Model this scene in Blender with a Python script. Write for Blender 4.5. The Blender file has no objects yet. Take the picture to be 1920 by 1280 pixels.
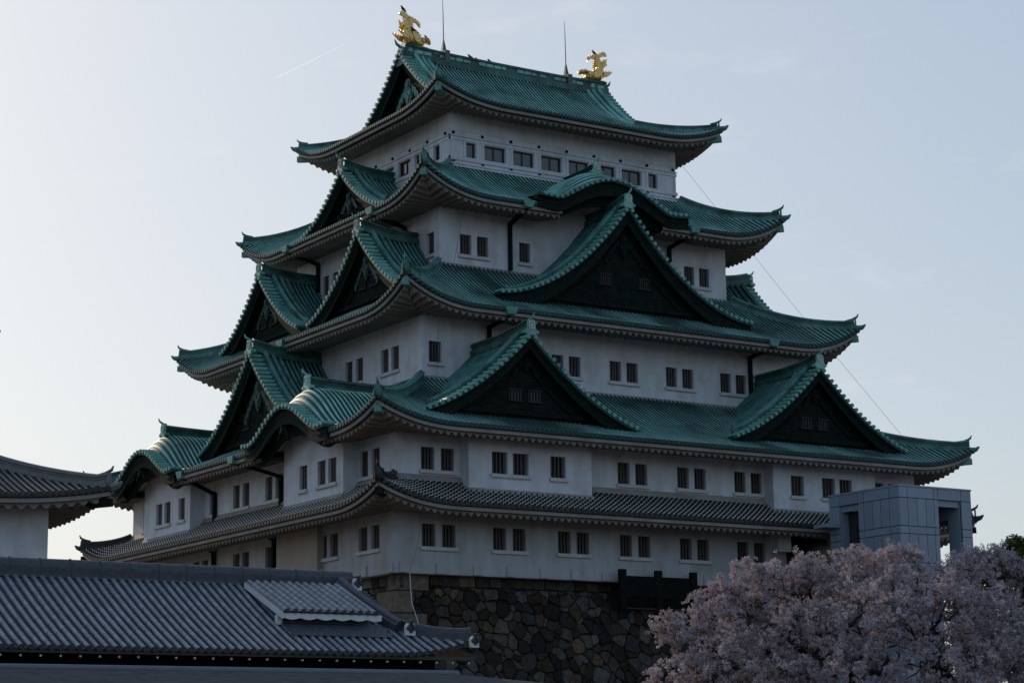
import bpy, math, random
import numpy as np
from mathutils import Vector, Matrix
random.seed(7); rng = np.random.default_rng(7)
C = bpy.context.scene
COL = C.collection
R = math.radians
# ------------------------------------------------------------------ camera
cam_d = bpy.data.cameras.new('camera'); cam = bpy.data.objects.new('camera', cam_d); COL.objects.link(cam)
yaw, pit, rol = 0.578, 0.197, -0.014
fw = Vector((math.sin(yaw)*math.cos(pit), math.cos(yaw)*math.cos(pit), math.sin(pit)))
rt = Vector((math.cos(yaw), -math.sin(yaw), 0)); up = rt.cross(fw)
r2 = rt*math.cos(rol)+up*math.sin(rol); u2 = -rt*math.sin(rol)+up*math.cos(rol)
M = Matrix.Identity(4)
for i in range(3):
    M[i][0] = r2[i]; M[i][1] = u2[i]; M[i][2] = -fw[i]
M[0][3], M[1][3], M[2][3] = -72.4, -111.25, -9.994
cam.matrix_world = M
cam_d.sensor_width = 36; cam_d.lens = 4035.2/1920*36; cam_d.clip_start = 0.5; cam_d.clip_end = 20000
C.camera = cam
# ------------------------------------------------------------------ light, sky, exposure
SUN_EL, SUN_AZ = R(25), R(-4.5)           # azimuth measured from +Y towards +X
C.view_settings.view_transform = 'Standard'; C.view_settings.look = 'None'
C.view_settings.exposure = 0.0; C.view_settings.gamma = 1
W = bpy.data.worlds.new('World'); C.world = W; W.use_nodes = True
nt = W.node_tree; nt.nodes.clear()
def N(t, typ, **kw):
    n = t.nodes.new(typ)
    for k, v in kw.items():
        if k in n.inputs and not hasattr(n, k): n.inputs[k].default_value = v
        else: setattr(n, k, v)
    return n
wo = N(nt, 'ShaderNodeOutputWorld'); bg = N(nt, 'ShaderNodeBackground'); bg.inputs[1].default_value = 0.10
sky = N(nt, 'ShaderNodeTexSky'); sky.sky_type = 'NISHITA'; sky.sun_disc = False
sky.sun_elevation = SUN_EL; sky.sun_rotation = SUN_AZ; sky.altitude = 20; sky.air_density = 1.0; sky.dust_density = 2.0; sky.ozone_density = 1.0
# thin spring veil: pale, slightly desaturated sky with faint cirrus
tc = N(nt, 'ShaderNodeTexCoord'); mp = N(nt, 'ShaderNodeMapping'); mp.inputs['Scale'].default_value = (5, 5, 14)
mp.inputs['Rotation'].default_value = (0, 0.5, 0.3); mp.inputs['Location'].default_value = (3.1, .7, 1.9)
nz = N(nt, 'ShaderNodeTexNoise'); nz.inputs['Scale'].default_value = 2.2; nz.inputs['Detail'].default_value = 7; nz.inputs['Roughness'].default_value = .62
rmp = N(nt, 'ShaderNodeMapRange'); rmp.inputs[1].default_value = .58; rmp.inputs[2].default_value = .78; rmp.inputs[3].default_value = 0; rmp.inputs[4].default_value = .30
L = nt.links
L.new(tc.outputs['Generated'], mp.inputs[0]); L.new(mp.outputs[0], nz.inputs[0]); L.new(nz.outputs[0], rmp.inputs[0])
hsv = N(nt, 'ShaderNodeHueSaturation'); hsv.inputs['Saturation'].default_value = 1.30
L.new(sky.outputs[0], hsv.inputs['Color'])
mx = N(nt, 'ShaderNodeMixRGB'); mx.inputs[2].default_value = (9, 8.8, 8.8, 1)
gm = N(nt, 'ShaderNodeGamma'); gm.inputs[1].default_value = .36
scl = N(nt, 'ShaderNodeMixRGB'); scl.blend_type = 'MULTIPLY'; scl.inputs[0].default_value = 1; scl.inputs[2].default_value = (3.38, 3.56, 3.76, 1)
L.new(hsv.outputs[0], gm.inputs[0]); L.new(gm.outputs[0], scl.inputs[1])
L.new(rmp.outputs[0], mx.inputs[0]); L.new(scl.outputs[0], mx.inputs[1]); L.new(mx.outputs[0], bg.inputs[0]); L.new(bg.outputs[0], wo.inputs[0])
sd = bpy.data.lights.new('sun', 'SUN'); sd.energy = 3.0; sd.angle = R(.55); sd.color = (1, .80, .58)
so = bpy.data.objects.new('sun', sd); COL.objects.link(so)
to_sun = Vector((math.sin(SUN_AZ)*math.cos(SUN_EL), math.cos(SUN_AZ)*math.cos(SUN_EL), math.sin(SUN_EL)))
so.rotation_euler = to_sun.to_track_quat('Z', 'Y').to_euler(); so.location = (0, 60, 80)

# ------------------------------------------------------------------ materials
def mat(name, base, rough=.7, var=None, scale=3., stretch=(1, 1, 1), metal=0., bump=0., bscale=30., spec=.4, detail=6, lo=.35, hi=.65, attr=None, third=None, transl=0, wave=None):
    m = bpy.data.materials.new(name); m.use_nodes = True; t = m.node_tree; p = t.nodes['Principled BSDF']
    p.inputs['Roughness'].default_value = rough; p.inputs['Metallic'].default_value = metal
    p.inputs['Specular IOR Level'].default_value = spec
    g = N(t, 'ShaderNodeNewGeometry'); mpn = N(t, 'ShaderNodeMapping'); mpn.inputs['Scale'].default_value = stretch
    t.links.new(g.outputs['Position'], mpn.inputs[0])
    col = None
    if var:
        n = N(t, 'ShaderNodeTexNoise'); n.inputs['Scale'].default_value = scale; n.inputs['Detail'].default_value = detail; n.inputs['Roughness'].default_value = .65
        t.links.new(mpn.outputs[0], n.inputs[0])
        mr = N(t, 'ShaderNodeMapRange'); mr.inputs[1].default_value = lo; mr.inputs[2].default_value = hi
        t.links.new(n.outputs[0], mr.inputs[0])
        mixn = N(t, 'ShaderNodeMixRGB'); mixn.inputs[1].default_value = (*base, 1); mixn.inputs[2].default_value = (*var, 1)
        t.links.new(mr.outputs[0], mixn.inputs[0]); col = mixn.outputs[0]
        if third:
            n3 = N(t, 'ShaderNodeTexNoise'); n3.inputs['Scale'].default_value = third[1]; n3.inputs['Detail'].default_value = 5
            t.links.new(g.outputs['Position'], n3.inputs[0])
            mr3 = N(t, 'ShaderNodeMapRange'); mr3.inputs[1].default_value = third[2]; mr3.inputs[2].default_value = third[3]; mr3.inputs[4].default_value = third[4]
            t.links.new(n3.outputs[0], mr3.inputs[0])
            m3 = N(t, 'ShaderNodeMixRGB'); m3.inputs[2].default_value = (*third[0], 1)
            t.links.new(mr3.outputs[0], m3.inputs[0]); t.links.new(col, m3.inputs[1]); col = m3.outputs[0]
    if attr:
        a = N(t, 'ShaderNodeVertexColor'); a.layer_name = attr
        mm = N(t, 'ShaderNodeMixRGB'); mm.blend_type = 'MULTIPLY'; mm.inputs[0].default_value = 1
        if col is None: mm.inputs[1].default_value = (*base, 1)
        else: t.links.new(col, mm.inputs[1])
        t.links.new(a.outputs[0], mm.inputs[2]); col = mm.outputs[0]
    if wave:
        wv = N(t, 'ShaderNodeTexWave'); wv.bands_direction = wave[0]; wv.inputs['Scale'].default_value = wave[1]; wv.inputs['Distortion'].default_value = wave[2]
        t.links.new(g.outputs['Position'], wv.inputs[0])
        mrw = N(t, 'ShaderNodeMapRange'); mrw.inputs[1].default_value = .0; mrw.inputs[2].default_value = .12; mrw.inputs[3].default_value = wave[3]; mrw.inputs[4].default_value = 1
        t.links.new(wv.outputs[1], mrw.inputs[0])
        mw = N(t, 'ShaderNodeMixRGB'); mw.blend_type = 'MULTIPLY'; mw.inputs[0].default_value = 1
        t.links.new(mrw.outputs[0], mw.inputs[2])
        if col is None: mw.inputs[1].default_value = (*base, 1)
        else: t.links.new(col, mw.inputs[1])
        col = mw.outputs[0]
    if col is None: p.inputs['Base Color'].default_value = (*base, 1)
    else: t.links.new(col, p.inputs['Base Color'])
    if bump:
        nb = N(t, 'ShaderNodeTexNoise'); nb.inputs['Scale'].default_value = bscale; nb.inputs['Detail'].default_value = 5
        t.links.new(g.outputs['Position'], nb.inputs[0])
        b = N(t, 'ShaderNodeBump'); b.inputs['Strength'].default_value = bump; b.inputs['Distance'].default_value = .05
        t.links.new(nb.outputs[0], b.inputs['Height']); t.links.new(b.outputs[0], p.inputs['Normal'])
    if transl:
        tr = N(t, 'ShaderNodeBsdfTranslucent'); ms = N(t, 'ShaderNodeMixShader'); ms.inputs[0].default_value = transl
        if col is None: tr.inputs[0].default_value = (*base, 1)
        else: t.links.new(col, tr.inputs[0])
        out = t.nodes['Material Output']
        t.links.new(p.outputs[0], ms.inputs[1]); t.links.new(tr.outputs[0], ms.inputs[2]); t.links.new(ms.outputs[0], out.inputs[0])
    return m
PAT = mat('copper_patina', (.175, .41, .375), .55, (.24, .52, .47), 1.5, (1, 1, .5), bump=.08, bscale=6, spec=.35, attr='col', third=((.035, .065, .068), .55, .44, .72, .8))
PATD = mat('copper_patina_dull', (.15, .31, .29), .55, (.21, .42, .385), 1.3, (1, 1, .5), bump=.08, bscale=6, spec=.3, attr='col', third=((.030, .040, .045), .30, .42, .62, .85))
PAT2 = mat('copper_patina_dark', (.05, .145, .14), .5, (.095, .25, .24), 1.6, bump=.10, bscale=7, spec=.3, third=((.015, .03, .03), .9, .45, .75, .8))  # darker patina tone for gable slopes and ridges
DKC = mat('dark_copper', (.006, .010, .010), .9, (.013, .022, .020), 2.5, spec=.05, bump=.15, bscale=8, wave=('Z', 1.6, .3, .45))
DKB = mat('dark_copper_trim', (.005, .009, .009), .8, (.010, .020, .018), 4., spec=.08, bump=.2, bscale=8)
GRN = mat('green_copper_trim', (.06, .19, .17), .5, (.11, .32, .28), 4.)
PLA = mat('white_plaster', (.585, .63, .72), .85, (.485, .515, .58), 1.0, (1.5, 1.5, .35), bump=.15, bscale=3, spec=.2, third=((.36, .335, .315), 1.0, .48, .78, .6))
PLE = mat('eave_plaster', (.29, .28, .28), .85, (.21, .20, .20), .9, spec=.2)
PLT = mat('tan_plaster', (.37, .335, .30), .85, (.31, .28, .25), .8, spec=.2)
TIL = mat('black_tile', (.022, .022, .024), .5, (.045, .045, .047), 5., spec=.25)
TIC = mat('ridge_cap_tile', (.10, .12, .16), .6, (.075, .09, .12), 2.)
TID = mat('dark_grey_tile', (.11, .115, .125), .4, (.17, .175, .19), 4., attr='col')
TIP = mat('tile_joint_plaster', (.62, .61, .60), .8, (.45, .44, .43), 6.)
TIG = mat('grey_tile', (.145, .17, .215), .45, (.22, .25, .30), 5., third=((.09, .10, .12), 2.5, .5, .7, .5), attr='col')
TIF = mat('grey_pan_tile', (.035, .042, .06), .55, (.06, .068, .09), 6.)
BAR = mat('window_bar', (.052, .048, .053), .7, (.08, .074, .078), 6.)
BARG = mat('gable_window_bar', (.026, .023, .026), .8, (.042, .038, .04), 6., spec=.1)
PANE2 = mat('window_shutter', (.035, .032, .034), .6, (.05, .045, .045), 3.)
PANE = mat('window_dark', (.012, .012, .014), .25)
GLS = mat('window_glass', (.02, .022, .03), .08, spec=.8)
FRM = mat('window_wood', (.035, .03, .03), .5)
GOLD = mat('gold_leaf', (.78, .55, .24), .40, (.60, .38, .12), 7., metal=.9, bump=.9, bscale=10)
STO = mat('stone', (1.15, 1.1, 1.05), .9, (.55, .56, .56), 3.5, attr='col', bump=1.0, bscale=9, spec=.15)
STG = mat('stone_gap', (.012, .011, .010), .95)
CLD = mat('tower_panel', (.225, .28, .37), .5, (.20, .25, .33), 1.5, spec=.4, attr='col')
CLG = mat('tower_joint', (.03, .04, .05), .7)
DRK = mat('dark_wood', (.005, .007, .007), .8, (.010, .014, .013), 4., spec=.08)
RED = mat('red_rail', (.03, .008, .007), .6)
MET = mat('grey_metal', (.10, .10, .11), .6, metal=.3)
CRB = mat('crow_feather', (.008, .008, .010), .4)
BARK = mat('bark', (.035, .028, .026), .9, (.02, .016, .015), 8.)
BLO = mat('blossom', (.52, .485, .525), .75, None, attr='col', transl=.26, spec=.1)
PIN = mat('pine_needle', (.075, .10, .028), .7, None, attr='col', transl=.2)
SHG = mat('shingle', (.040, .042, .050), .95, (.075, .075, .085), 2.0, (1, 1, 8), bump=.5, bscale=22)
GRD = mat('gravel', (.105, .078, .05), .95, (.08, .065, .045), .15)
WHB = mat('white_board', (.60, .62, .66), .7, (.5, .52, .55), 3.)

PAN = mat('copper_pan_rib_shade', (.012, .045, .046), .6, (.022, .075, .074), 1.4, spec=.3, third=((.012, .03, .03), .8, .45, .8, .7))  # dark valley copper, also painted on rib sides as their shade
VRG = mat('verge_tile_patina', (.10, .27, .25), .55, (.16, .38, .345), 1.6, spec=.3, third=((.02, .045, .045), .9, .50, .8, .7))
RDG = mat('copper_ridge', (.03, .09, .085), .5, (.06, .17, .16), 1.6, spec=.3, third=((.012, .025, .025), .9, .42, .7, .85))
PANM = {'copper_patina': PAN, 'copper_patina_dull': PAN, 'copper_patina_dark': PAN, 'dark_grey_tile': TIL}
SOF = mat('shade_darkened_soffit', (.22, .20, .185), .9, (.16, .145, .135), .9, spec=.1)  # under-eave shade put into the plaster colour
SIL = mat('sill_plaster', (.52, .54, .58), .85, (.42, .43, .46), 1.2, spec=.2)
PLW = mat('shade_darkened_plaster', (.43, .455, .51), .85, (.34, .355, .39), 1.0, (1.5, 1.5, .35), bump=.15, bscale=3, spec=.2, third=((.26, .25, .24), .6, .48, .72, .6))  # ground-storey shade put into the base colour, with stain blotches on top
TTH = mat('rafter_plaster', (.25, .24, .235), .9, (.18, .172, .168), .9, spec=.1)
# ------------------------------------------------------------------ mesh helpers
class MB:
    def __init__(s): s.v = []; s.f = []; s.c = []; s.n = 0; s.mi = {}
    def add(s, vs, fs, col=None):
        o = s.n; s.v.extend(vs); s.n += len(vs)
        s.f.extend([tuple(i+o for i in f) for f in fs])
        s.c.extend([col or (1., 1., 1.)]*len(vs)) if not isinstance(col, list) else s.c.extend(col)
    def addm(s, vs, fs, ms, col=None):        # faces with their own material slots
        k = len(s.f); s.add(vs, fs, col)
        for i, m in enumerate(ms):
            if m: s.mi[k+i] = m
    def mark(s, k, m):
        for i in range(k, len(s.f)): s.mi[i] = m
    def box(s, x0, x1, y0, y1, z0, z1, col=None):
        s.add([(x0,y0,z0),(x1,y0,z0),(x1,y1,z0),(x0,y1,z0),(x0,y0,z1),(x1,y0,z1),(x1,y1,z1),(x0,y1,z1)],
              [(0,3,2,1),(4,5,6,7),(0,1,5,4),(1,2,6,5),(2,3,7,6),(3,0,4,7)], col)
    def hexa(s, p, col=None):
        s.add([tuple(q) for q in p], [(0,3,2,1),(4,5,6,7),(0,1,5,4),(1,2,6,5),(2,3,7,6),(3,0,4,7)], col)
    def prism(s, pts, ext):          # closed polygon pts (3D) extruded by vector ext
        n = len(pts); e = Vector(ext)
        s.add([tuple(p) for p in pts]+[tuple(Vector(p)+e) for p in pts],
              [tuple(range(n))[::-1], tuple(range(n, 2*n))]+[(i, (i+1) % n, n+(i+1) % n, n+i) for i in range(n)])
    def sweep(s, path, prof, upv=(0, 0, 1), scales=None, caps=True, side=None):
        path = [Vector(p) for p in path]; n = len(path); m = len(prof); upv = Vector(upv); vs = []
        for i, p in enumerate(path):
            t = (path[min(i+1, n-1)]-path[max(i-1, 0)]).normalized()
            sd_ = Vector(side) if side else t.cross(upv)
            if sd_.length < 1e-5: sd_ = Vector((1, 0, 0))
            sd_ = sd_.normalized(); nn = sd_.cross(t).normalized()
            k = scales[i] if scales else 1
            for a, b in prof: vs.append(tuple(p+sd_*a*k+nn*b*k))
        fs = []
        for i in range(n-1):
            for j in range(m):
                fs.append((i*m+j, i*m+(j+1) % m, (i+1)*m+(j+1) % m, (i+1)*m+j))
        if caps: fs.append(tuple(range(m))[::-1]); fs.append(tuple(range((n-1)*m, n*m)))
        s.add(vs, fs)
    def tube(s, path, rad, seg=6, caps=True):
        rads = rad if hasattr(rad, '__len__') else [rad]*len(path)
        prof = [(math.cos(2*math.pi*i/seg), math.sin(2*math.pi*i/seg)) for i in range(seg)]
        t0 = (Vector(path[-1])-Vector(path[0])).normalized()
        s.sweep(path, prof, (0, 0, 1) if abs(t0.z) < .95 else (0, 1, 0), list(rads), caps)
    def build(s, name, material, parent=None, smooth=False, label=None):
        me = bpy.data.meshes.new(name); me.from_pydata(s.v, [], s.f)
        if s.c:
            ca = me.color_attributes.new('col', 'FLOAT_COLOR', 'POINT')
            ca.data.foreach_set('color', np.array([(*c, 1) for c in s.c], dtype=np.float32).ravel())
        for m_ in (material if isinstance(material, (list, tuple)) else [material]): me.materials.append(m_)
        for i, m_ in s.mi.items(): me.polygons[i].material_index = m_
        if smooth: me.polygons.foreach_set('use_smooth', [True]*len(me.polygons))
        me.update()
        o = bpy.data.objects.new(name, me); COL.objects.link(o)
        if parent: o.parent = parent
        if label: o['label'] = label
        return o
def thing(name, label, cat, loc=(0, 0, 0), group=None):
    o = bpy.data.objects.new(name, None); COL.objects.link(o); o.location = loc
    o['label'] = label; o['category'] = cat; o.empty_display_size = .5
    if group: o['group'] = group
    return o
def tag(o, label, cat, group=None, kind=None):
    if label: o['label'] = label
    if cat: o['category'] = cat
    if group: o['group'] = group
    if kind: o['kind'] = kind
    return o
# side frames: (a along the wall, b outward, z) -> world
SIDES = {'E': lambda a, b, z: (a, -b, z), 'W': lambda a, b, z: (a, b, z), 'S': lambda a, b, z: (-b, a, z), 'N': lambda a, b, z: (b, a, z)}

# ------------------------------------------------------------------ roofs
class Tier:
    """hipped skirt roof: outer half sizes, inner half sizes, eave height, inner height"""
    def __init__(s, ho, hi, zo, zi, lift=1.35, c=.32, org=(0, 0), lspan=5.0, prof=None, D=None):
        s.ho, s.hi, s.zo, s.zi, s.lift, s.c, s.org, s.lspan = ho, hi, zo, zi, lift, c, org, lspan
        s.prof = prof or (lambda u: s.zo+(s.zi-s.zo)*((1-s.c)*u+s.c*u*u)); s.cuts = []
    def half(s, side):                       # (a half out, a half in, b out, b in)
        if side in 'EW': return s.ho[0], s.hi[0], s.ho[1], s.hi[1]
        return s.ho[1], s.hi[1], s.ho[0], s.hi[0]
    def z(s, side, a, u):
        Ao, Ai, bo, bi = s.half(side)
        A = Ao-(Ao-Ai)*u; d = max(A-abs(a), 0)
        return s.prof(u)+s.lift*max(0, 1-d/s.lspan)**2.3*max(0, 1-u)**1.5
    def zxy(s, x, y):
        x -= s.org[0]; y -= s.org[1]
        ux = (s.ho[0]-abs(x))/(s.ho[0]-s.hi[0]); uy = (s.ho[1]-abs(y))/(s.ho[1]-s.hi[1])
        if ux < 0 or uy < 0: return -99
        u = min(ux, uy)
        if u > 1: return s.prof(1)
        return s.z('S', y, u) if ux < uy else s.z('E', x, u)
    def P(s, side, a, b, z):
        p = SIDES[side](a, b, z); return (p[0]+s.org[0], p[1]+s.org[1], p[2])
RIBP = [(-.078, 0), (-.070, .050), (0, .095), (.070, .050), (.078, 0)]
RIBN = [(-.060, 0), (-.054, .058), (0, .088), (.054, .058), (.060, 0)]
def tone(n, m, lo=.80, hi=1.08):
    k = rng.uniform(lo, hi); out = []
    for _ in range(n):
        j = k*rng.uniform(.93, 1.05); out += [(j, j*rng.uniform(.97, 1.02), j)]*m
    return out
def rib_field(mb, P, zf, a_list, bcol, skip=None, sp=.3, prof=None, steps=8, capr=.1, caps=None):
    prof = prof or RIBN
    """ribbed tile sheet. P(a,b,z); bcol(a)->(b_out,b_in); zf(a,b)->z"""
    for a in a_list:
        b0, b1 = bcol(a)
        if abs(b0-b1) < .05: continue
        n = max(2, int(abs(b0-b1)/.75)+1) if steps is None else steps
        offs = [-sp/2]+[q[0]*sp/.3 for q in prof]+[sp/2]; hs = [0]+[q[1] for q in prof]+[0]; m = len(offs)
        rows = []; keep = []
        for i in range(n+1):
            b = b0+(b1-b0)*i/n; z = zf(a, b); zs = (zf(a, b+.05)-zf(a, b-.05))/.1; k = math.sqrt(1+zs*zs)
            sl = (zf(a+.05, b)-zf(a-.05, b))/.1
            rows.append([P(a+o, b, z+sl*o+h*k) for o, h in zip(offs, hs)])
            keep.append(not (skip and skip(a, b, z)))
        vs = [p for r in rows for p in r]; fs = []
        for i in range(n):
            if keep[i] or keep[i+1]:
                for j in range(m-1): fs.append((i*m+j, i*m+j+1, (i+1)*m+j+1, (i+1)*m+j))
        mb.addm(vs, fs, [1 if (q % (m-1)) in (0, 1, m-3, m-2) else 0 for q in range(len(fs))], tone(n+1, m))  # rib sides get the dark pan slot: their shading is painted in
def disc(mb, c, nrm, r, th=.05, seg=8):
    c = Vector(c); nrm = Vector(nrm).normalized(); u = nrm.cross(Vector((0, 0, 1)))
    if u.length < .01: u = Vector((1, 0, 0))
    u.normalize(); v = nrm.cross(u)
    ring = [c+(u*math.cos(2*math.pi*i/seg)+v*math.sin(2*math.pi*i/seg))*r for i in range(seg)]
    mb.prism([tuple(p) for p in ring], tuple(nrm*th))
def outv(side): return Vector(SIDES[side](0, 1, 0))
def arange_c(h, sp):
    n = int(h/sp); return [i*sp for i in range(-n, n+1)]
RIDGE = [(-.30, -.15), (-.30, .12), (-.17, .13), (-.17, .28), (-.24, .29), (-.24, .33), (-.17, .34), (-.17, .41), (-.28, .42), (-.28, .48), (-.12, .50), (-.10, .58), (0, .63), (.10, .58), (.12, .50), (.28, .48), (.28, .42), (.17, .41), (.17, .34), (.24, .33), (.24, .29), (.17, .28), (.17, .13), (.30, .12), (.30, -.15)]
BEAMP = [(-.1, -.1), (-.1, .1), (.1, .1), (.1, -.1)]

def hip_ridge(tier, sx, sy, keep, matr, u1=1.0, k=.8, stub=None):
    mb = MB()
    def pt(u, dz=0):
        A = tier.ho[0]-(tier.ho[0]-tier.hi[0])*u; B = tier.ho[1]-(tier.ho[1]-tier.hi[1])*u
        z = tier.prof(max(u, 0))+tier.lift*max(0, 1-max(u, 0))**1.5+dz
        return Vector((sx*A+tier.org[0], sy*B+tier.org[1], z))
    D = (tier.ho[0]-tier.hi[0])
    us = [.06*min(1, 4/D)+(u1-.06)*i/12 for i in range(13)]
    sc = [k*(1.0 if i else 1.1) for i in range(13)]
    path = [pt(u, -.02) for u in us]
    path[0].z += .08
    mb.sweep(path, RIDGE, scales=sc)
    # end plaque, horn above it and pointed corner tile beyond the eave
    p0 = path[0]; d = Vector((sx, sy, 0)).normalized(); s_ = d.cross(Vector((0, 0, 1)))
    plq = [p0+s_*a*k*.72+Vector((0, 0, b*k*.85)) for a, b in [(-.36, -.1), (-.40, .15), (-.28, .45), (-.22, .72), (.22, .72), (.28, .45), (.40, .15), (.36, -.1)]]
    mb.prism(plq, d*.1)
    mb.tube([p0-d*.5+Vector((0, 0, .50*k)), p0-d*.1+Vector((0, 0, .62*k)), p0+d*.16+Vector((0, 0, .80*k)), p0+d*.24+Vector((0, 0, 1.02*k))], [.10*k, .11*k, .09*k, .03], 6)
    e = pt(0, .0)
    mb.tube([pt(.14, .02), e-d*.1+Vector((0, 0, -.02)), e+d*.14+Vector((0, 0, .05)), e+d*.32+Vector((0, 0, .20))], [.2, .2, .14, .05], 6)
    o = mb.build('hip_ridge', matr, keep)
    # corner rafter end under the eave
    rb = MB(); q = pt(0, -.68)
    rb.sweep([q+d*-.15, q-d*1.2+Vector((0, 0, -.05))], [(-.17, -.17), (-.17, .17), (.17, .17), (.17, -.17)])
    rb.build('corner_rafter_cap', DKB if matr in (TIL, TID) else GRN, keep)
    return o

def roof_tier(tier, keep, rm, label=None, soff=True, sp=.3, soffit_in=None, plaster_rings=False, umax=1.0, far=True, wav=.43):
    mb = MB(); rings = MB()
    for side in 'ESNW':
        Ao, Ai, bo, bi = tier.half(side)
        def bcol(a):
            u = umax if abs(a) <= Ao-(Ao-Ai)*umax else min(umax, (Ao-abs(a))/(Ao-Ai))
            return bo, bo-(bo-bi)*max(u, 0)
        zf = lambda a, b: tier.z(side, a, (bo-b)/(bo-bi))
        cuts = [c for c in tier.cuts if c[0] == side]
        def skip(a, b, z):
            for c in cuts:
                if abs(a-c[1]) < c[2] and z < c[3](a-c[1])-.28: return True
            return False
        P = lambda a, b, z: tier.P(side, a, b, z)
        al = arange_c(Ao-.12, sp)
        rib_field(mb, P, zf, al, bcol, skip if cuts else None, sp, steps=9)
        ov = outv(side)
        # eave tile ends + underside edge strip
        for a in al:
            if cuts and skip(a, bo, zf(a, bo)): continue
            z = zf(a, bo); k0_ = len(mb.f)
            disc(mb, P(a, bo-.02, z+.0), ov, .105, .05, 7)
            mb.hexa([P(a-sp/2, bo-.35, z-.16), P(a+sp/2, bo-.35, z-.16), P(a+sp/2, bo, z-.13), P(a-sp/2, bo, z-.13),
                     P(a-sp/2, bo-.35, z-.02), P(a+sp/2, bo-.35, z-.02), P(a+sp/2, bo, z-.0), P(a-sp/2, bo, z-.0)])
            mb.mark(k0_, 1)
            if plaster_rings and side in 'ES':
                b0, b1 = bcol(a); k = int((b0-b1)/.27)
                for i in range(k+1):
                    b = b0-.14-i*.27
                    if b < b1+.02: continue
                    zz = zf(a, b); pr = [(-.115, .0), (-.075, .085), (0, .115), (.075, .085), (.115, .0)]
                    vs = [P(a+o_, b, zz+h_+.012) for o_, h_ in pr]+[P(a+o_, b-.055, zz+h_+.045) for o_, h_ in pr]
                    rings.add(vs, [(j, j+1, j+6, j+5) for j in range(4)])
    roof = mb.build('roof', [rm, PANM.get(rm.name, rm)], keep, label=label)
    if plaster_rings: rings.build('tile_joint_plaster', TIP, roof)
    # plaster fascia + scalloped soffit
    if soff:
        fb = MB(); wb = MB()
        for side in 'ESNW':
            Ao, Ai, bo, bi = tier.half(side)
            zf = lambda a: tier.z(side, a, 0)
            cuts = [c for c in tier.cuts if c[0] == side]
            P = lambda a, b, z: tier.P(side, a, b, z)
            n = 120; st = 2*(Ao-.2)/n
            si = soffit_in or tier.hi2
            sb = si[1] if side in 'EW' else si[0]; sa = si[0] if side in 'EW' else si[1]
            def cutat(a):
                return any(abs(a-c[1]) < c[2] and zf(a) < c[3](a-c[1])-.28 for c in cuts)
            for i in range(n):
                a0 = -(Ao-.2)+i*st; a1 = a0+st
                if cutat((a0+a1)/2): continue
                z0, z1 = zf(a0), zf(a1)
                fb.hexa([P(a0, bo-.24, z0-.35), P(a1, bo-.24, z1-.35), P(a1, bo-.12, z1-.35), P(a0, bo-.12, z0-.35),
                         P(a0, bo-.24, z0-.17), P(a1, bo-.24, z1-.17), P(a1, bo-.12, z1-.17), P(a0, bo-.12, z0-.17)])
            step = wav/6; m = int(2*(Ao-.45)/step); rows = []
            for i in range(m+1):
                a = -(Ao-.45)+i*step; w = (.5-.5*math.cos(2*math.pi*a/wav))**.85
                z = zf(a)
                lim = bo-.42 if abs(a) < sa else max(0, bo-.42-(abs(a)-sa)*(bo-sb)/(Ao-sa))
                # inner end: at the wall, or at the hip line
                bin_ = sb-.05 if abs(a) <= sa else min(bo-.42, sb+(abs(a)-sa)*(bo-sb)/max(Ao-sa, .1))
                f = (bo-.42-bin_)/max(bo-.42-sb, .1)
                rows.append((a, w, z, bin_, f))
            for i in range(m):
                a, w, z, bi0, f0 = rows[i]; a2, w2, z2, bi1, f1 = rows[i+1]
                if cutat((a+a2)/2): continue
                zr = .35
                t0, t1 = z-.34, z2-.34; h0, h1 = z-.41-.20*w, z2-.41-.20*w2
                zi0 = (z-tier.zo)*(1-f0)+tier.zo+zr*f0-.41-.20*w; zi1 = (z2-tier.zo)*(1-f1)+tier.zo+zr*f1-.41-.20*w2
                wb.addm([P(a, bo-.36, t0), P(a2, bo-.36, t1), P(a2, bo-.36, h1), P(a, bo-.36, h0), P(a2, bi1, zi1), P(a, bi0, zi0)],
                       [(0, 1, 2, 3), (3, 2, 4, 5)], [0, 1])
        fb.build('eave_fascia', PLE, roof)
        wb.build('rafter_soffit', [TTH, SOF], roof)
    for sx in (-1, 1):
        for sy in (-1, 1): hip_ridge(tier, sx, sy, roof, rm if rm is TIL or rm is TID else PAT2, umax)
    return roof

def plaque(mb, P, a, b, z, k=1.0, ring=None):
    """onigawara shield with crest and horn, facing +b"""
    pts = [(-.42, -.25), (-.50, .05), (-.34, .3), (-.34, .72), (-.2, .92), (.2, .92), (.34, .72), (.34, .3), (.50, .05), (.42, -.25)]
    ov = Vector(P(0, 1, 0))-Vector(P(0, 0, 0))
    mb.prism([P(a+x*k, b, z+y*k) for x, y in pts], tuple(ov*.18*k))
    mb.tube([P(a, b-.2*k, z+.86*k), P(a, b+.1*k, z+.92*k), P(a, b+.42*k, z+1.12*k), P(a, b+.55*k, z+1.38*k)], [.12*k, .11*k, .09*k, .03*k], 7)
    for s in (-1, 1):
        mb.tube([P(a+s*.45*k, b-.25*k, z-.02*k), P(a+s*.50*k, b+.22*k, z-.02*k)], .13*k, 7)
    if ring is not None:
        c = Vector(P(a, b+.19*k, z+.48*k)); n = 14; rr = .24*k
        path = [P(a+rr*math.cos(2*math.pi*i/n), b+.2*k, z+.48*k+rr*1.2*math.sin(2*math.pi*i/n)) for i in range(n+1)]
        ring.tube(path, .045*k, 5, False)
        disc(ring, c, ov, .10*k, .03*k, 8)

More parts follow.
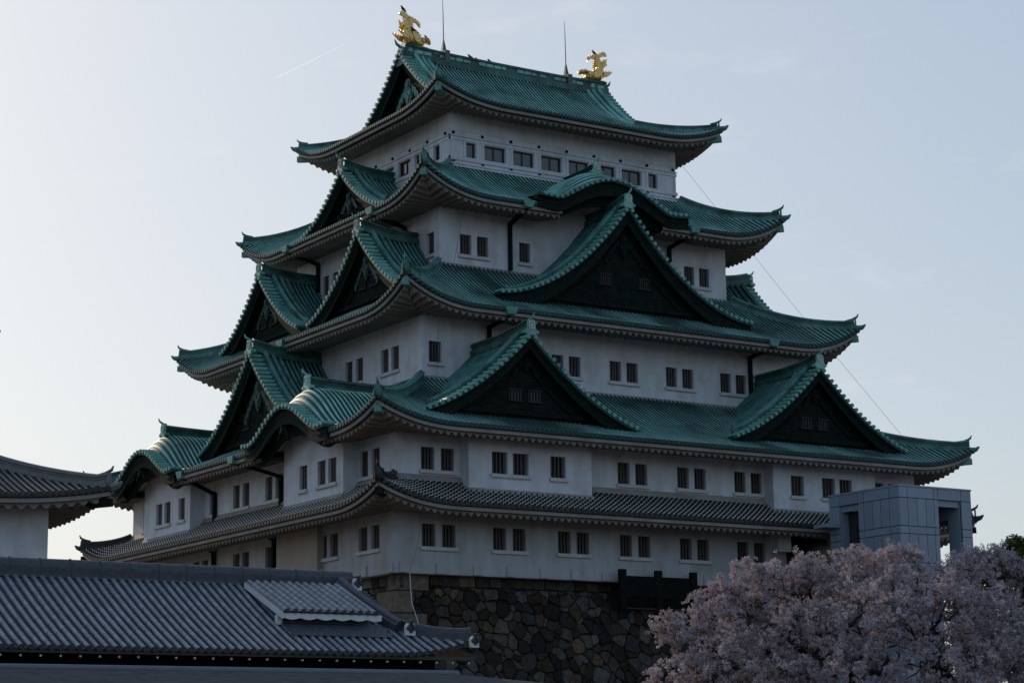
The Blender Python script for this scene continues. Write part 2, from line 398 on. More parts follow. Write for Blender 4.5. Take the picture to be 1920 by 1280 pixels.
def gable(tier, side, c, bw, bf, zp, A, H, k, keep, wall_half, org=(0, 0), curve=None, wins=(), orn=1.0, kara=False, brd=.62, label=None, bback=None,
          ridge_to=None, gz=None, rk=1.0, topgable=False, infill=None, sp=.3, light=False, stub=.86, rise=0., rl=1.8):
    """gable on a roof side. c: centre along a, bw: wall distance, bf: verge distance"""
    P = lambda a, b, z: (SIDES[side](a, b, z)[0]+org[0], SIDES[side](a, b, z)[1]+org[1], z)
    ov = Vector(P(0, 1, 0))-Vector(P(0, 0, 0))
    if curve is None: curve = lambda t: zp-H*((1+k)*t-k*t*t)
    zc = lambda a: curve(abs(a-c)/A)
    zr = lambda a, b: tier.zxy(*P(a, b, 0)[:2])
    rm = MB(); n = 18
    def up_(a, b):
        if not rise: return 0
        q = min(max((bf-.5-b)/rl, 0), 1); q = q*(2-q); x_ = min(abs(a-c)/A, 1)
        return rise*q*(.12+.88*(.5+.5*math.cos(math.pi*x_))**.8)
    ts = [i/n for i in range(n+1)]
    bb = bback if bback is not None else bw-3.0
    nb = int((bf-.5-bb)/sp)
    for jb in range(nb+1):
        b = bf-.55-jb*sp
        for s in (-1, 1):
            rows = []; keepr = []
            for t in ts:
                a = c+s*t*A; z = zc(a)+up_(a, b)
                dz = (curve(min(t+.01, 1.02))-curve(max(t-.01, 0)))/((min(t+.01, 1.02)-max(t-.01, 0))*A)
                nl = math.hypot(1, dz); na, nz_ = -dz*s/nl, 1/nl
                rows.append([P(a+na*h, b+o, z+nz_*h+up_(a, b+o)-up_(a, b)) for o, h in [(-sp/2, 0)]+[(q[0], q[1]) for q in RIBP]+[(sp/2, 0)]])
                inside = (b < bw-.05 and abs(a) < wall_half-.02)
                keepr.append((z > zr(a, b)-.22) and not inside)
            m = 7; vs = [p for r in rows for p in r]; fs = []
            for i in range(n):
                if keepr[i] and (keepr[i+1] or i == 0) or (keepr[i+1] and i > 0):
                    for j in range(m-1): fs.append((i*m+j, i*m+j+1, (i+1)*m+j+1, (i+1)*m+j))
            if fs: rm.addm(vs, fs, [1 if (q % (m-1)) in (0, 1, m-3, m-2) or (not kara and b > bf-1.95) else 0 for q in range(len(fs))], tone(n+1, m, .85))  # rib sides painted dark here too, standing in for shade
    # verge: bed strip, row of short tiles, two raised ridges following the slope
    L_ = 0; pl = [(0.0)]; N_ = 60
    pts = [(s_, zc(c+s_*A)) for s_ in [i/N_ for i in range(N_+1)]]
    for i in range(N_): L_ += math.hypot((pts[i+1][0]-pts[i][0])*A, pts[i+1][1]-pts[i][1]); pl.append(L_)
    def at_len(l):
        for i in range(N_):
            if pl[i+1] >= l: 
                f = (l-pl[i])/(pl[i+1]-pl[i]); t = pts[i][0]+(pts[i+1][0]-pts[i][0])*f; return t
        return 1.0
    tl = 1.0
    for i in range(N_, 0, -1):
        if zc(c+A*i/N_) > zr(c+A*i/N_, bf)-.02 or kara: tl = i/N_; break
    vs_ = MB()
    for s in (-1, 1):
        path = [P(c+s*t*A, bf-.32, zc(c+t*A)+.0) for t in [tl*i/24 for i in range(25)]]
        k0_ = len(rm.f); rm.sweep(path, [(-.36, -.10), (-.36, .05), (.36, .05), (.36, -.10)], side=tuple(ov)); rm.mark(k0_, 1)
        l = .22
        while True:
            t = at_len(l)
            if l > L_ or t > tl: break
            a = c+s*t*A; z = zc(a); z2 = zc(c+s*min(t+.02, 1)*A); dz = (z2-z)/(.02*A) if t < .98 else 0
            nl = math.hypot(1, dz); na, nz_ = -dz*s/nl, 1/nl; h = .10
            vs_.tube([P(a+na*h, bf-.66, z+nz_*h+.04), P(a+na*h, bf+.12, z+nz_*h)], [.115, .125], 7)
            l += .40
        if not kara:
            for bo_, hh, kk in ((bf-.92, .06, .66), (bf-1.42, .06, .50), (bf-1.85, .05, .40)):
                path = [P(c+s*t*A, bo_, zc(c+s*t*A)+hh) for t in [tl*stub*i/20 for i in range(21)] if zc(c+s*t*A) > zr(c+s*t*A, bo_)]
                if len(path) > 3:
                    rm.sweep(path, [(x*.75, y) for x, y in RIDGE], scales=[kk]*len(path))
                    e = Vector(path[-1]); d_ = (e-Vector(path[-2])).normalized()
                    if kk > .6:
                        rm.tube([e+Vector((0, 0, .2)), e+d_*.22+Vector((0, 0, .30)), e+d_*.34+Vector((0, 0, .58))], [.17, .13, .05], 6)
                        rm.tube([e+Vector((0, 0, .1)), e+d_*.16+Vector((0, 0, .06))], .2, 7)
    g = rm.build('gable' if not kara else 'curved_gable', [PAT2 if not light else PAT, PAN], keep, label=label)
    vs_.build('verge_tiles', VRG, g)
    # main ridge of the gable
    rb = MB(); b_in = ridge_to if ridge_to is not None else bw
    pk = zc(c)
    if not topgable:
        bo2 = bf-.1-(rl if rise else 0); path = [P(c, b_in+(bo2-b_in)*t, pk+rise-.02+(.42 if not rise else .12)*max(0, t-.25)**2/.56) for t in [i/12 for i in range(13)]]
        rb.sweep(path, RIDGE, scales=[rk]*13)
        r = rb.build('gable_ridge', RDG, g)
        ob = MB(); rg = MB(); plaque(ob, P, c, bf-.08-(rl if rise else 0), pk+rise+.22*rk-(.12 if rise else 0), .72*rk, rg)
        o = ob.build('ridge_end_ornament', PAT, g); rg.build('crest_ring', TIP, o)
    # barge board under the verge
    bbm = MB()
    for s in (-1, 1):
        path = [P(c+s*t*A, bf-.20, 0) for t in [tl*i/24 for i in range(25)]]
        for off, thk, dep in ((.10, brd, .12), (brd*.45, .10, .16)):
            vs = []
            for i in range(25):
                t = tl*i/24; a = c+s*t*A; z = zc(a)-(.10 if off == .10 else off); 
                w = thk*(1+.25*(t if not kara else (1-t)*1.2))
                for (bq, zq) in ((bf-.28, z), (bf-.28+dep, z), (bf-.28+dep, z-w), (bf-.28, z-w)): vs.append(P(a, bq, zq))
            fs = [(i*4+j, i*4+(j+1) % 4, (i+1)*4+(j+1) % 4, (i+1)*4+j) for i in range(24) for j in range(4)]+[(0, 1, 2, 3), (96, 97, 98, 99)]
            bbm.add(vs, fs)
    if kara:                                    # second, deeper board behind the first
        for s in (-1, 1):
            vs = []
            for i in range(25):
                t = tl*i/24; a = c+s*t*A; z = zc(a)-.15; w = brd*(1.1+1.1*(1-t)**1.0)
                for (bq, zq) in ((bf-.85, z), (bf-.75, z), (bf-.75, z-w), (bf-.85, z-w)): vs.append(P(a, bq, zq))
            bbm.add(vs, [(i*4+j, i*4+(j+1) % 4, (i+1)*4+(j+1) % 4, (i+1)*4+j) for i in range(24) for j in range(4)])
    bbm.build('barge_board', DKB, g)
    # gable wall
    gwb = bf-.75 if gz is None else gz
    gw = MB(); n2 = 40
    for i in range(n2):
        t0, t1 = -tl+2*tl*i/n2, -tl+2*tl*(i+1)/n2
        a0, a1 = c+t0*A, c+t1*A; z0, z1 = zc(a0)-.12, zc(a1)-.12
        if infill is not None: l0 = l1 = infill
        else: l0, l1 = zr(a0, gwb)-.2, zr(a1, gwb)-.2
        if z0 <= l0 and z1 <= l1: continue
        z0, z1 = max(z0, l0), max(z1, l1)
        gw.add([P(a0, gwb, l0), P(a1, gwb, l1), P(a1, gwb, z1), P(a0, gwb, z0)], [(0, 1, 2, 3)])
        # underside between wall and barge board
        gw.add([P(a0, gwb, zc(a0)-.13), P(a1, gwb, zc(a1)-.13), P(a1, bf-.2, zc(a1)-.13), P(a0, bf-.2, zc(a0)-.13)], [(0, 1, 2, 3)])
    if not kara:      # base moulding and inner rake mouldings
        zb = zr(c, gwb)+.05
        am = max([i_/50 for i_ in range(50) if zc(c+A*i_/50)-brd > zb+.45] or [.3])
        gw.sweep([P(c-A*am, gwb+.08, zb+.30), P(c+A*am, gwb+.08, zb+.30)], [(-.07, -.12), (-.07, .12), (.07, .12), (.07, -.12)])
        for s in (-1, 1):
            path = [P(c+s*t*A, gwb+.06, zc(c+s*t*A)-brd-.55-.35*(1-t)) for t in [.06+.62*i/10 for i in range(11)]]
            gw.sweep(path, [(-.05, -.06), (-.05, .06), (.05, .06), (.05, -.06)])
    gw.build('gable_wall', DKC if infill is None else PLA, g)
    # pendant ornament (carved)
    if orn:
        om = MB(); zt = pk-brd-.75*orn-(.25 if not kara else 0); b0 = gwb+.05 if not kara else bf-.15
        q = orn*.62 if not kara else orn*.5
        disc(om, P(c, b0, zt), ov, .42*q, .16, 14); disc(om, P(c, b0+.14, zt), ov, .24*q, .08, 10)
        drop = [(-.34, -.35), (-.52, -.7), (-.46, -1.1), (-.22, -1.5), (0, -1.85), (.22, -1.5), (.46, -1.1), (.52, -.7), (.34, -.35)]
        om.prism([P(c+x*q, b0, zt+y*q) for x, y in drop], tuple(ov*.12))
        for x, y, r_ in [(-.3, -.75, .2), (.3, -.75, .2), (0, -1.05, .22), (0, -1.45, .13)]: disc(om, P(c+x*q, b0+.1, zt+y*q), ov, r_*q, .09, 10)
        for s in (-1, 1):
            for i in range(5):
                x = .6+.34*i; y = -.35-.28*i-(.06*i*i*.5)
                om.prism([P(c+s*(x-.18)*q, b0, zt+(y+.3)*q), P(c+s*(x+.14)*q, b0, zt+(y+.12)*q), P(c+s*(x+.2)*q, b0, zt+(y-.42)*q), P(c+s*(x-.02)*q, b0, zt+(y-.6)*q), P(c+s*(x-.1)*q, b0, zt+(y-.2)*q)], tuple(ov*.10))
        om.build('pendant_ornament', PAT2 if topgable else (PAN if side == 'S' and not kara else DKB), g)
    for (wa, w, z0, z1) in wins:
        wm = MB(); a0 = c+wa
        P0 = P
        wm.hexa([P(a0-w, gwb-.02, z0), P(a0+w, gwb-.02, z0), P(a0+w, gwb+.03, z0), P(a0-w, gwb+.03, z0), P(a0-w, gwb-.02, z1), P(a0+w, gwb-.02, z1), P(a0+w, gwb+.03, z1), P(a0-w, gwb+.03, z1)])
        wo_ = wm.build('window', PANE, g); bm_ = MB(); nb_ = max(3, int(2*w/.16))
        for i in range(nb_):
            aa = a0-w+2*w*(i+.5)/nb_
            bm_.hexa([P(aa-.028, gwb+.03, z0), P(aa+.028, gwb+.03, z0), P(aa+.028, gwb+.09, z0), P(aa-.028, gwb+.09, z0), P(aa-.028, gwb+.03, z1), P(aa+.028, gwb+.03, z1), P(aa+.028, gwb+.09, z1), P(aa-.028, gwb+.09, z1)])
        for zz in (z0, z1): bm_.hexa([P(a0-w-.06, gwb+.0, zz-.05), P(a0+w+.06, gwb+.0, zz-.05), P(a0+w+.06, gwb+.12, zz-.05), P(a0-w-.06, gwb+.12, zz-.05), P(a0-w-.06, gwb+.0, zz+.03), P(a0+w+.06, gwb+.0, zz+.03), P(a0+w+.06, gwb+.12, zz+.03), P(a0-w-.06, gwb+.12, zz+.03)])
        # third level is the deepest: bars are joined to the window object
        me = wo_.data; mesh = bpy.data.meshes.new('window'); off = len(me.vertices)
        vs = [tuple(v.co) for v in me.vertices]+bm_.v; fs = [tuple(p.vertices) for p in me.polygons]+[tuple(i+off for i in f) for f in bm_.f]
        mesh.from_pydata(vs, [], fs); mesh.materials.append(PANE); mesh.materials.append(BARG)
        nf = len(me.polygons)
        for i, p_ in enumerate(mesh.polygons): p_.material_index = 0 if i < nf else 1
        wo_.data = mesh
    return g

# ------------------------------------------------------------------ the castle keep
keep = thing('castle_keep', 'tall white castle keep of five tiers under green copper roofs', 'castle', (0, 0, 0))
H5, H4, H3, H2 = (8.38, 6.66), (10.44, 8.80), (13.45, 11.91), (18.0, 16.68)
T1 = Tier((20.5, 19.35), H2, 3.32, 4.75, 1.05, .15)
T2 = Tier((20.52, 19.3), H3, 7.38, 11.15, 1.1, .38)
T3 = Tier((16.15, 14.63), H4, 14.85, 18.50, 1.5, .38)
T4 = Tier((13.17, 11.54), H5, 22.05, 25.15, 1.55, .36)
RZ, EZ, YO, XO = 34.05, 28.62, 8.9, 10.58
def p5(u): 
    t = 1-u*(YO/YO); return RZ-(RZ-EZ)*((1.86)*t-.86*t*t)
T5 = Tier((XO, YO), (XO-YO, 0.0), EZ, RZ, 1.07, 0, prof=p5, lspan=5.2)
for T, h in ((T1, H2), (T2, H2), (T3, H3), (T4, H4), (T5, H5)): T.hi2 = h

# karahafu curves
def bell(zb, Hk, Ak, p=.62):
    return lambda x: zb+Hk*(max(0, .5*(1+math.cos(math.pi*min(abs(x)/Ak, 1)))))**p+.05*max(0, abs(x)-Ak)**1.5
KE4 = bell(22.52, 1.55, 4.0); KS2 = bell(7.60, 1.62, 3.9, .75)
T4.cuts = [('E', 0, 3.7, KE4), ('W', 0, 3.7, KE4)]
T2.cuts = [('S', 9.45, 4.2, KS2), ('S', -9.45, 4.2, KS2)]

# walls with real openings
def wall_part(keep, side, b, a0, a1, z0, z1, wins, z_top=None, depth=.34, matw=PLA, name='wall', ret=None, label=None):
    mb = MB(); P = SIDES[side]
    as_ = sorted({a0, a1, *[w[0] for w in wins], *[w[1] for w in wins]}); zs = sorted({z0, z1, *[w[2] for w in wins], *[w[3] for w in wins]})
    for i in range(len(as_)-1):
        for j in range(len(zs)-1):
            am, zm = (as_[i]+as_[i+1])/2, (zs[j]+zs[j+1])/2
            if any(w[0] < am < w[1] and w[2] < zm < w[3] for w in wins): continue
            mb.add([P(as_[i], b, zs[j]), P(as_[i+1], b, zs[j]), P(as_[i+1], b, zs[j+1]), P(as_[i], b, zs[j+1])], [(0, 1, 2, 3)])
    for w in wins:
        x0, x1, y0, y1 = w[:4]; bi = b-depth
        for q in ([(x0, y0), (x1, y0)], [(x1, y0), (x1, y1)], [(x1, y1), (x0, y1)], [(x0, y1), (x0, y0)]):
            mb.add([P(q[0][0], b, q[0][1]), P(q[1][0], b, q[1][1]), P(q[1][0], bi, q[1][1]), P(q[0][0], bi, q[0][1])], [(0, 1, 2, 3)])
    if ret:                                         # side returns and underside of a projecting bay
        for a in (a0, a1): mb.add([P(a, b, z0), P(a, ret, z0), P(a, ret, z1), P(a, b, z1)], [(0, 1, 2, 3)])
        mb.add([P(a0, b, z0), P(a1, b, z0), P(a1, ret, z0), P(a0, ret, z0)], [(0, 1, 2, 3)])
    return mb.build(name, matw, keep, label=label)
WIN_CACHE = {}
def window_at(keep, side, b, a0, a1, z0, z1, depth=.34, sill=None, barn=4):
    """barred window: dark pane at the back of the opening, bars, sill"""
    w, h = round(a1-a0, 2), round(z1-z0, 2); vr_ = int(rng.integers(0, 3)); key = (side, w, h, vr_)
    P = SIDES[side]
    if key not in WIN_CACHE:
        pm = MB(); pm.hexa([P(-w/2, -depth, 0), P(w/2, -depth, 0), P(w/2, -depth+.03, 0), P(-w/2, -depth+.03, 0), P(-w/2, -depth, h), P(w/2, -depth, h), P(w/2, -depth+.03, h), P(-w/2, -depth+.03, h)])
        bm_ = MB()
        for i in range(barn):
            aa = -w/2+w*(i+.62)/(barn+.25)+rng.uniform(-.006, .006); r = .048
            bm_.hexa([P(aa-r, -.24, 0), P(aa+r, -.24, 0), P(aa+r, -.13, 0), P(aa-r, -.13, 0), P(aa-r, -.24, h), P(aa+r, -.24, h), P(aa+r, -.13, h), P(aa-r, -.13, h)])
        o = pm.build('window', [PANE, PANE2, GLS][vr_], keep); b_ = bm_.build('window_bars', BAR, o)
        WIN_CACHE[key] = (o.data, b_.data)
    else:
        o = bpy.data.objects.new('window', WIN_CACHE[key][0]); COL.objects.link(o); o.parent = keep
        b_ = bpy.data.objects.new('window_bars', WIN_CACHE[key][1]); COL.objects.link(b_); b_.parent = o
    o.location = P((a0+a1)/2, b, z0)
    if sill:
        s0, s1 = sill; sm = MB(); ac = (a0+a1)/2; q0, q1 = s0-.1-ac, s1+.1-ac
        sm.hexa([P(q0, -.1, -.19), P(q1, -.1, -.19), P(q1, .13, -.19), P(q0, .13, -.19), P(q0, -.1, -.004), P(q1, -.1, -.004), P(q1, .13, -.004), P(q0, .13, -.004)])
        sm.build('sill', SIL, o)
    return o
def storey(keep, side, b, a0, a1, z0, z1, pairs, wz, w=.82, ret=None, name='wall', depth=.34, matw=PLA):
    """pairs: list of tuples of window centres that share a sill"""
    wins = [(c_-w/2, c_+w/2, wz[0], wz[1]) for p in pairs for c_ in p]
    o = wall_part(keep, side, b, a0, a1, z0, z1, wins, depth=depth, ret=ret, name=name, matw=matw)
    for p in pairs:
        for i, c_ in enumerate(p):
            window_at(keep, side, b, c_-w/2, c_+w/2, wz[0], wz[1], depth, (min(p)-w/2, max(p)+w/2) if i == 0 else None)
    return o
# 1st storey
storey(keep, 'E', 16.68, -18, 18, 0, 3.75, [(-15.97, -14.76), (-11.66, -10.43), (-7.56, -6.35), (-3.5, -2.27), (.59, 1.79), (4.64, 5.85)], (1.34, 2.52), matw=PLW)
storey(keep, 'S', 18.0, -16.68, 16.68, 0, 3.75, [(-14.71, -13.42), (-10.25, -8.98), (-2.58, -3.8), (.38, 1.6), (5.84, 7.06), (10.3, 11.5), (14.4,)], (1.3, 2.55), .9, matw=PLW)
# 2nd storey
storey(keep, 'E', 16.68, -18, 18, 3.4, 8.2, [(-16.0, -14.8), (-3.54, -2.34), (.54, 1.73), (4.59, 5.79), (15.1, 16.3)], (5.30, 6.49))
storey(keep, 'S', 18.0, -16.68, 16.68, 3.4, 8.2, [(-14.75, -13.5), (-3.75, -2.5), (.42, 1.68), (4.85,), (14.6,)], (5.15, 6.53), .88)
for c_, ws in ((-10.15, [(-12.11, -10.80), (-8.43,)]), (10.22, [(8.14,), (10.48, 11.8)])):
    storey(keep, 'E', 17.5, c_-3.88, c_+3.88, 4.15, 7.6, ws, (5.22, 6.38), .98, ret=16.6, name='bay')
for c_, ws in ((-9.62, [(-8.52,), (-11.8, -10.6)]), (9.35, [(7.18,), (9.26, 10.48)])):
    storey(keep, 'S', 18.95, c_-3.38, c_+3.38, 4.1, 7.5, ws, (5.02, 6.34), .9, ret=17.9, name='bay')
# 3rd, 4th storey
storey(keep, 'E', 11.91, -13.45, 13.45, 10.6, 15.6, [(-12.64,), (-8.8, -7.6), (-4.53, -3.34), (-.48, .72), (3.58, 4.79), (7.64, 8.82)], (12.02, 13.2))
storey(keep, 'S', 13.45, -11.91, 11.91, 10.6, 15.6, [(-8.91, -7.75), (-4.8, -3.56), (3.6, 4.8), (8.0, 9.2)], (12.0, 13.36), .86)
storey(keep, 'E', 8.8, -10.44, 10.44, 17.8, 22.9, [(-8.67, -7.51), (-4.59,), (4.59,), (7.55, 8.72)], (19.2, 20.4), .78)
storey(keep, 'S', 10.44, -8.8, 8.8, 17.8, 22.9, [(-7.8,), (3.70, 4.95), (-4, -2.8)], (19.2, 20.5), .8)
# other faces of each storey (plain)
for h, z0, z1 in ((H2, 0, 8.2), (H3, 10.6, 15.6), (H4, 17.8, 22.9), (H5, 24.6, 29.3)):
    wall_part(keep, 'W', h[1], -h[0], h[0], z0, z1, []); wall_part(keep, 'N', h[0], -h[1], h[1], z0, z1, [])
# white skirting where each storey meets the roof below
def belt(b, ahalf, side, z, dz, out, keep, m=PLE, name='wall_flare', seg=None):
    mb = MB(); P = SIDES[side]; s0, s1 = seg or (-ahalf, ahalf); e = 0 if seg else out
    mb.hexa([P(s0-e, b-.05, z), P(s1+e, b-.05, z), P(s1+e, b+out, z), P(s0-e, b+out, z), P(s0-.003, b-.05, z+dz), P(s1+.003, b-.05, z+dz), P(s1+.003, b+.004, z+dz), P(s0-.003, b+.004, z+dz)])
    return mb.build(name, m, keep)
for h, z, dz, o_ in ((H2, 4.70, .34, .26), (H3, 11.1, .16, .08), (H4, 18.45, .16, .08)):
    belt(h[1], h[0], 'E', z, dz, o_, keep); belt(h[0], h[1], 'S', z, dz, o_+.002, keep)
for c_ in (-10.15, 10.22): belt(17.5, 0, 'E', 4.12, .3, .2, keep, seg=(c_-3.95, c_+3.95))
for c_ in (-9.62, 9.35): belt(18.95, 0, 'S', 4.06, .3, .2, keep, seg=(c_-3.45, c_+3.45))
# 5th storey: glazed gallery between plaster beams
def gallery(side, b, ah, big, small, z0=25.78, z1=26.70):
    wins = [(c_-.74, c_+.74, z0, z1) for c_ in big]+[(c_-.33, c_+.33, z0, z1) for c_ in small]
    wall_part(keep, side, b, -ah, ah, 24.8, 29.3, wins, depth=.3)
    P = SIDES[side]
    for w in wins:
        pm = MB(); x0, x1 = w[0], w[1]
        def bx(m_, p, q, r, s, b0, b1): m_.hexa([P(p, b0, r), P(q, b0, r), P(q, b1, r), P(p, b1, r), P(p, b0, s), P(q, b0, s), P(q, b1, s), P(p, b1, s)])
        f = .07
        bx(pm, x0, x1, z0, z0+f, b-.26, b-.14); bx(pm, x0, x1, z1-f, z1, b-.26, b-.14); bx(pm, x0, x0+f, z0+f, z1-f, b-.26, b-.14); bx(pm, x1-f, x1, z0+f, z1-f, b-.26, b-.14)
        if x1-x0 > 1: bx(pm, (x0+x1)/2-.04, (x0+x1)/2+.04, z0+f, z1-f, b-.25, b-.15)
        o = pm.build('window', FRM, keep); gm = MB(); bx(gm, x0+.01, x1-.01, z0+.01, z1-.01, b-.22, b-.20); gm.build('glass_pane', GLS, o)
    tb = MB()
    for z_, h_, o_ in ((26.98, .07, .07), (27.34, .03, .03), (26.76, .16, .05), (25.52, .20, .07), (25.26, .10, .12), (25.08, .12, .18)):
        tb.hexa([P(-ah-o_, b-.02, z_), P(ah+o_, b-.02, z_), P(ah+o_, b+o_, z_), P(-ah-o_, b+o_, z_), P(-ah-o_, b-.02, z_+h_), P(ah+o_, b-.02, z_+h_), P(ah+o_, b+o_, z_+h_), P(-ah-o_, b+o_, z_+h_)])
    es = sorted([w[0] for w in wins]+[w[1] for w in wins]+[-ah, ah])
    for i in range(0, len(es), 2):                 # posts between the panes
        p, q = es[i], es[i+1]
        for k_ in ((p+.04, min(p+.18, (p+q)/2-.02)), (max(q-.18, (p+q)/2+.02), q-.04)):
            if q-p > .2: tb.hexa([P(k_[0], b-.02, 25.723), P(k_[1], b-.02, 25.723), P(k_[1], b+.045, 25.723), P(k_[0], b+.045, 25.723), P(k_[0], b-.02, 26.757), P(k_[1], b-.02, 26.757), P(k_[1], b+.045, 26.757), P(k_[0], b+.045, 26.757)])
    tb.build('beam_moulding', PLA, keep)
    ov = outv(side)
    n = 4 if side == 'E' else 3
    for i in range(-n, n+1):
        for z_, o_ in ((27.18, .0), (25.40, .0)):
            a_ = i*2.035 if side == 'E' else i*2.09+.06
            if abs(a_) < ah: st = MB(); disc(st, P(a_, b-.01, z_), ov, .095, .09, 6); st.build('nail_cover', DKB, keep)
gallery('E', H5[1], H5[0], [-5.21, -3.16, -1.13, .89, 2.9, 4.9], [-6.9, 6.55])
gallery('S', H5[0], H5[1], [-1.35, .65, 2.65, -3.35], [-5.2, 5.2])

# roofs
roof_tier(T1, keep, TIL, 'low black tiled skirt roof with white plaster joints', plaster_rings=True, soffit_in=H2, sp=.34)
roof_tier(T2, keep, PATD, 'widest green copper skirt roof with twin gables', soffit_in=H2)
roof_tier(T3, keep, PATD, 'green copper skirt roof with the single great gable', soffit_in=H3)
roof_tier(T4, keep, PAT, 'green copper skirt roof with a curved gable on its eave', soffit_in=H4)
# top roof: hip and gable
GX = 7.15; VX = 7.95
tb = MB()
for side in 'EW':
    P = SIDES[side]
    def bc(a): return YO, (0.0 if abs(a) <= VX-.55 else (YO-(XO-abs(a)) if abs(a) > GX else 0.0))
    al = arange_c(XO-.12, .262)
    zf = lambda a, b: T5.z('E', a, (YO-b)/YO)
    rib_field(tb, P, zf, al, lambda a: (YO, 0.0 if abs(a) < VX-.5 else min(YO, YO-(XO-abs(a)))), None, .262, steps=14)
    for a in al:
        z = zf(a, YO); k0_ = len(tb.f); disc(tb, P(a, YO-.02, z), outv(side), .105, .05, 7)
        tb.hexa([P(a-.15, YO-.35, z-.16), P(a+.15, YO-.35, z-.16), P(a+.15, YO, z-.13), P(a-.15, YO, z-.13), P(a-.15, YO-.35, z-.02), P(a+.15, YO-.35, z-.02), P(a+.15, YO, z), P(a-.15, YO, z)]); tb.mark(k0_, 1)
for side in 'SN':
    P = SIDES[side]; al = arange_c(YO-.12, .262); zf = lambda a, b: T5.z('S', a, (XO-b)/YO)
    rib_field(tb, P, zf, al, lambda a: (XO, max(GX-.1, XO-(YO-abs(a)))), None, .262, steps=8)
    for a in al:
        z = zf(a, XO); k0_ = len(tb.f); disc(tb, P(a, XO-.02, z), outv(side), .105, .05, 7)
        tb.hexa([P(a-.15, XO-.35, z-.16), P(a+.15, XO-.35, z-.16), P(a+.15, XO, z-.13), P(a-.15, XO, z-.13), P(a-.15, XO-.35, z-.02), P(a+.15, XO-.35, z-.02), P(a+.15, XO, z), P(a-.15, XO, z)]); tb.mark(k0_, 1)
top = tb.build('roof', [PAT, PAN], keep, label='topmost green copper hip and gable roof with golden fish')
fb = MB(); wb = MB()
for side in 'ESNW':
    P = SIDES[side]; Ao, bo = (XO, YO) if side in 'EW' else (YO, XO); sa, sb = (H5 if side in 'EW' else H5[::-1])
    zf = lambda a: T5.z(side, a, 0)
    n = 100; st_ = 2*(Ao-.2)/n
    for i in range(n):
        a0 = -(Ao-.2)+i*st_; a1 = a0+st_; z0, z1 = zf(a0), zf(a1)
        fb.hexa([P(a0, bo-.24, z0-.35), P(a1, bo-.24, z1-.35), P(a1, bo-.12, z1-.35), P(a0, bo-.12, z0-.35), P(a0, bo-.24, z0-.17), P(a1, bo-.24, z1-.17), P(a1, bo-.12, z1-.17), P(a0, bo-.12, z0-.17)])
    stp = .43/6; m = int(2*(Ao-.45)/stp)
    def row(a):
        w = (.5-.5*math.cos(2*math.pi*a/.43))**.85; z = zf(a); bi_ = sb-.05 if abs(a) <= sa else min(bo-.42, sb+(abs(a)-sa)*(bo-sb)/(Ao-sa))
        f = (bo-.42-bi_)/(bo-.42-sb); return P(a, bo-.42, z-.34), P(a, bo-.42, z-.41-.20*w), P(a, bi_, (z-EZ)*(1-f)+EZ+.35*f-.41-.20*w)
    for i in range(m):
        A0, A1 = row(-(Ao-.45)+i*stp), row(-(Ao-.45)+(i+1)*stp)
        wb.addm([A0[0], A1[0], A1[1], A0[1], A1[2], A0[2]], [(0, 1, 2, 3), (3, 2, 4, 5)], [0, 1])
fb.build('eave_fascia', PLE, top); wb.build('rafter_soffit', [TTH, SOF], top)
for sx in (-1, 1):
    for sy in (-1, 1): hip_ridge(T5, sx, sy, top, PAT2, (XO-GX+.9)/YO, k=.62)
zc5 = lambda t: RZ-(RZ-EZ)*(1.86*t-.86*t*t)
for side in 'SN':
    gable(T5, side, 0, GX, VX, RZ, YO, RZ-EZ, .86, keep, 99, gz=GX, topgable=True, bback=VX-.9, orn=1.35, wins=[], light=True, stub=.93)
# main ridge, crowning fish, rods
rb = MB(); rb.sweep([(-7.75+15.5*i/16, 0, 34.0-.1+.18*((i-8)/8)**4) for i in range(17)], [(-.48, -.25), (-.48, .12), (-.34, .14), (-.34, .50), (-.42, .52), (-.42, .62), (-.22, .64), (-.2, .74), (0, .82), (.2, .74), (.22, .64), (.42, .62), (.42, .52), (.34, .50), (.34, .14), (.48, .12), (.48, -.25)])
for i in range(26):
    x = -7.5+i*.58; w_ = .5 if i % 4 else .3; k0_ = len(rb.f)
    if i % 5 != 3: rb.box(x, x+w_, -.39, .39, 34.16, 34.36)
    if i % 3 == 0: rb.box(x+.1, x+w_, -.37, .37, 34.38, 34.44)
    rb.mark(k0_, 1)
rd = rb.build('main_ridge', [RDG, PAT], top)
for s, side in ((-1, 'S'), (1, 'N')):
    ob = MB(); rg = MB(); plaque(ob, SIDES[side], 0, 7.72, 33.55, 1.0, rg); o = ob.build('ridge_end_ornament', PAT2, top); rg.build('crest_ring', TIP, o)
for s in (-1, 1):
    m_ = MB(); x = s*4.7
    m_.box(x-.17, x+.17, -.50, .50, 33.9, 34.72)
    m_.add([(x-.15, -.15, 34.72), (x+.15, -.15, 34.72), (x+.15, .15, 34.72), (x-.15, .15, 34.72), (x-.03, -.03, 35.55), (x+.03, -.03, 35.55), (x+.03, .03, 35.55), (x-.03, .03, 35.55)], [(0, 1, 5, 4), (1, 2, 6, 5), (2, 3, 7, 6), (3, 0, 4, 7)])
    m_.tube([(x, 0, 35.4), (x-.02, 0, 37.2), (x-.05, 0, 38.5)], [.035, .028, .012], 5)
    m_.build('lightning_rod', MET, keep)
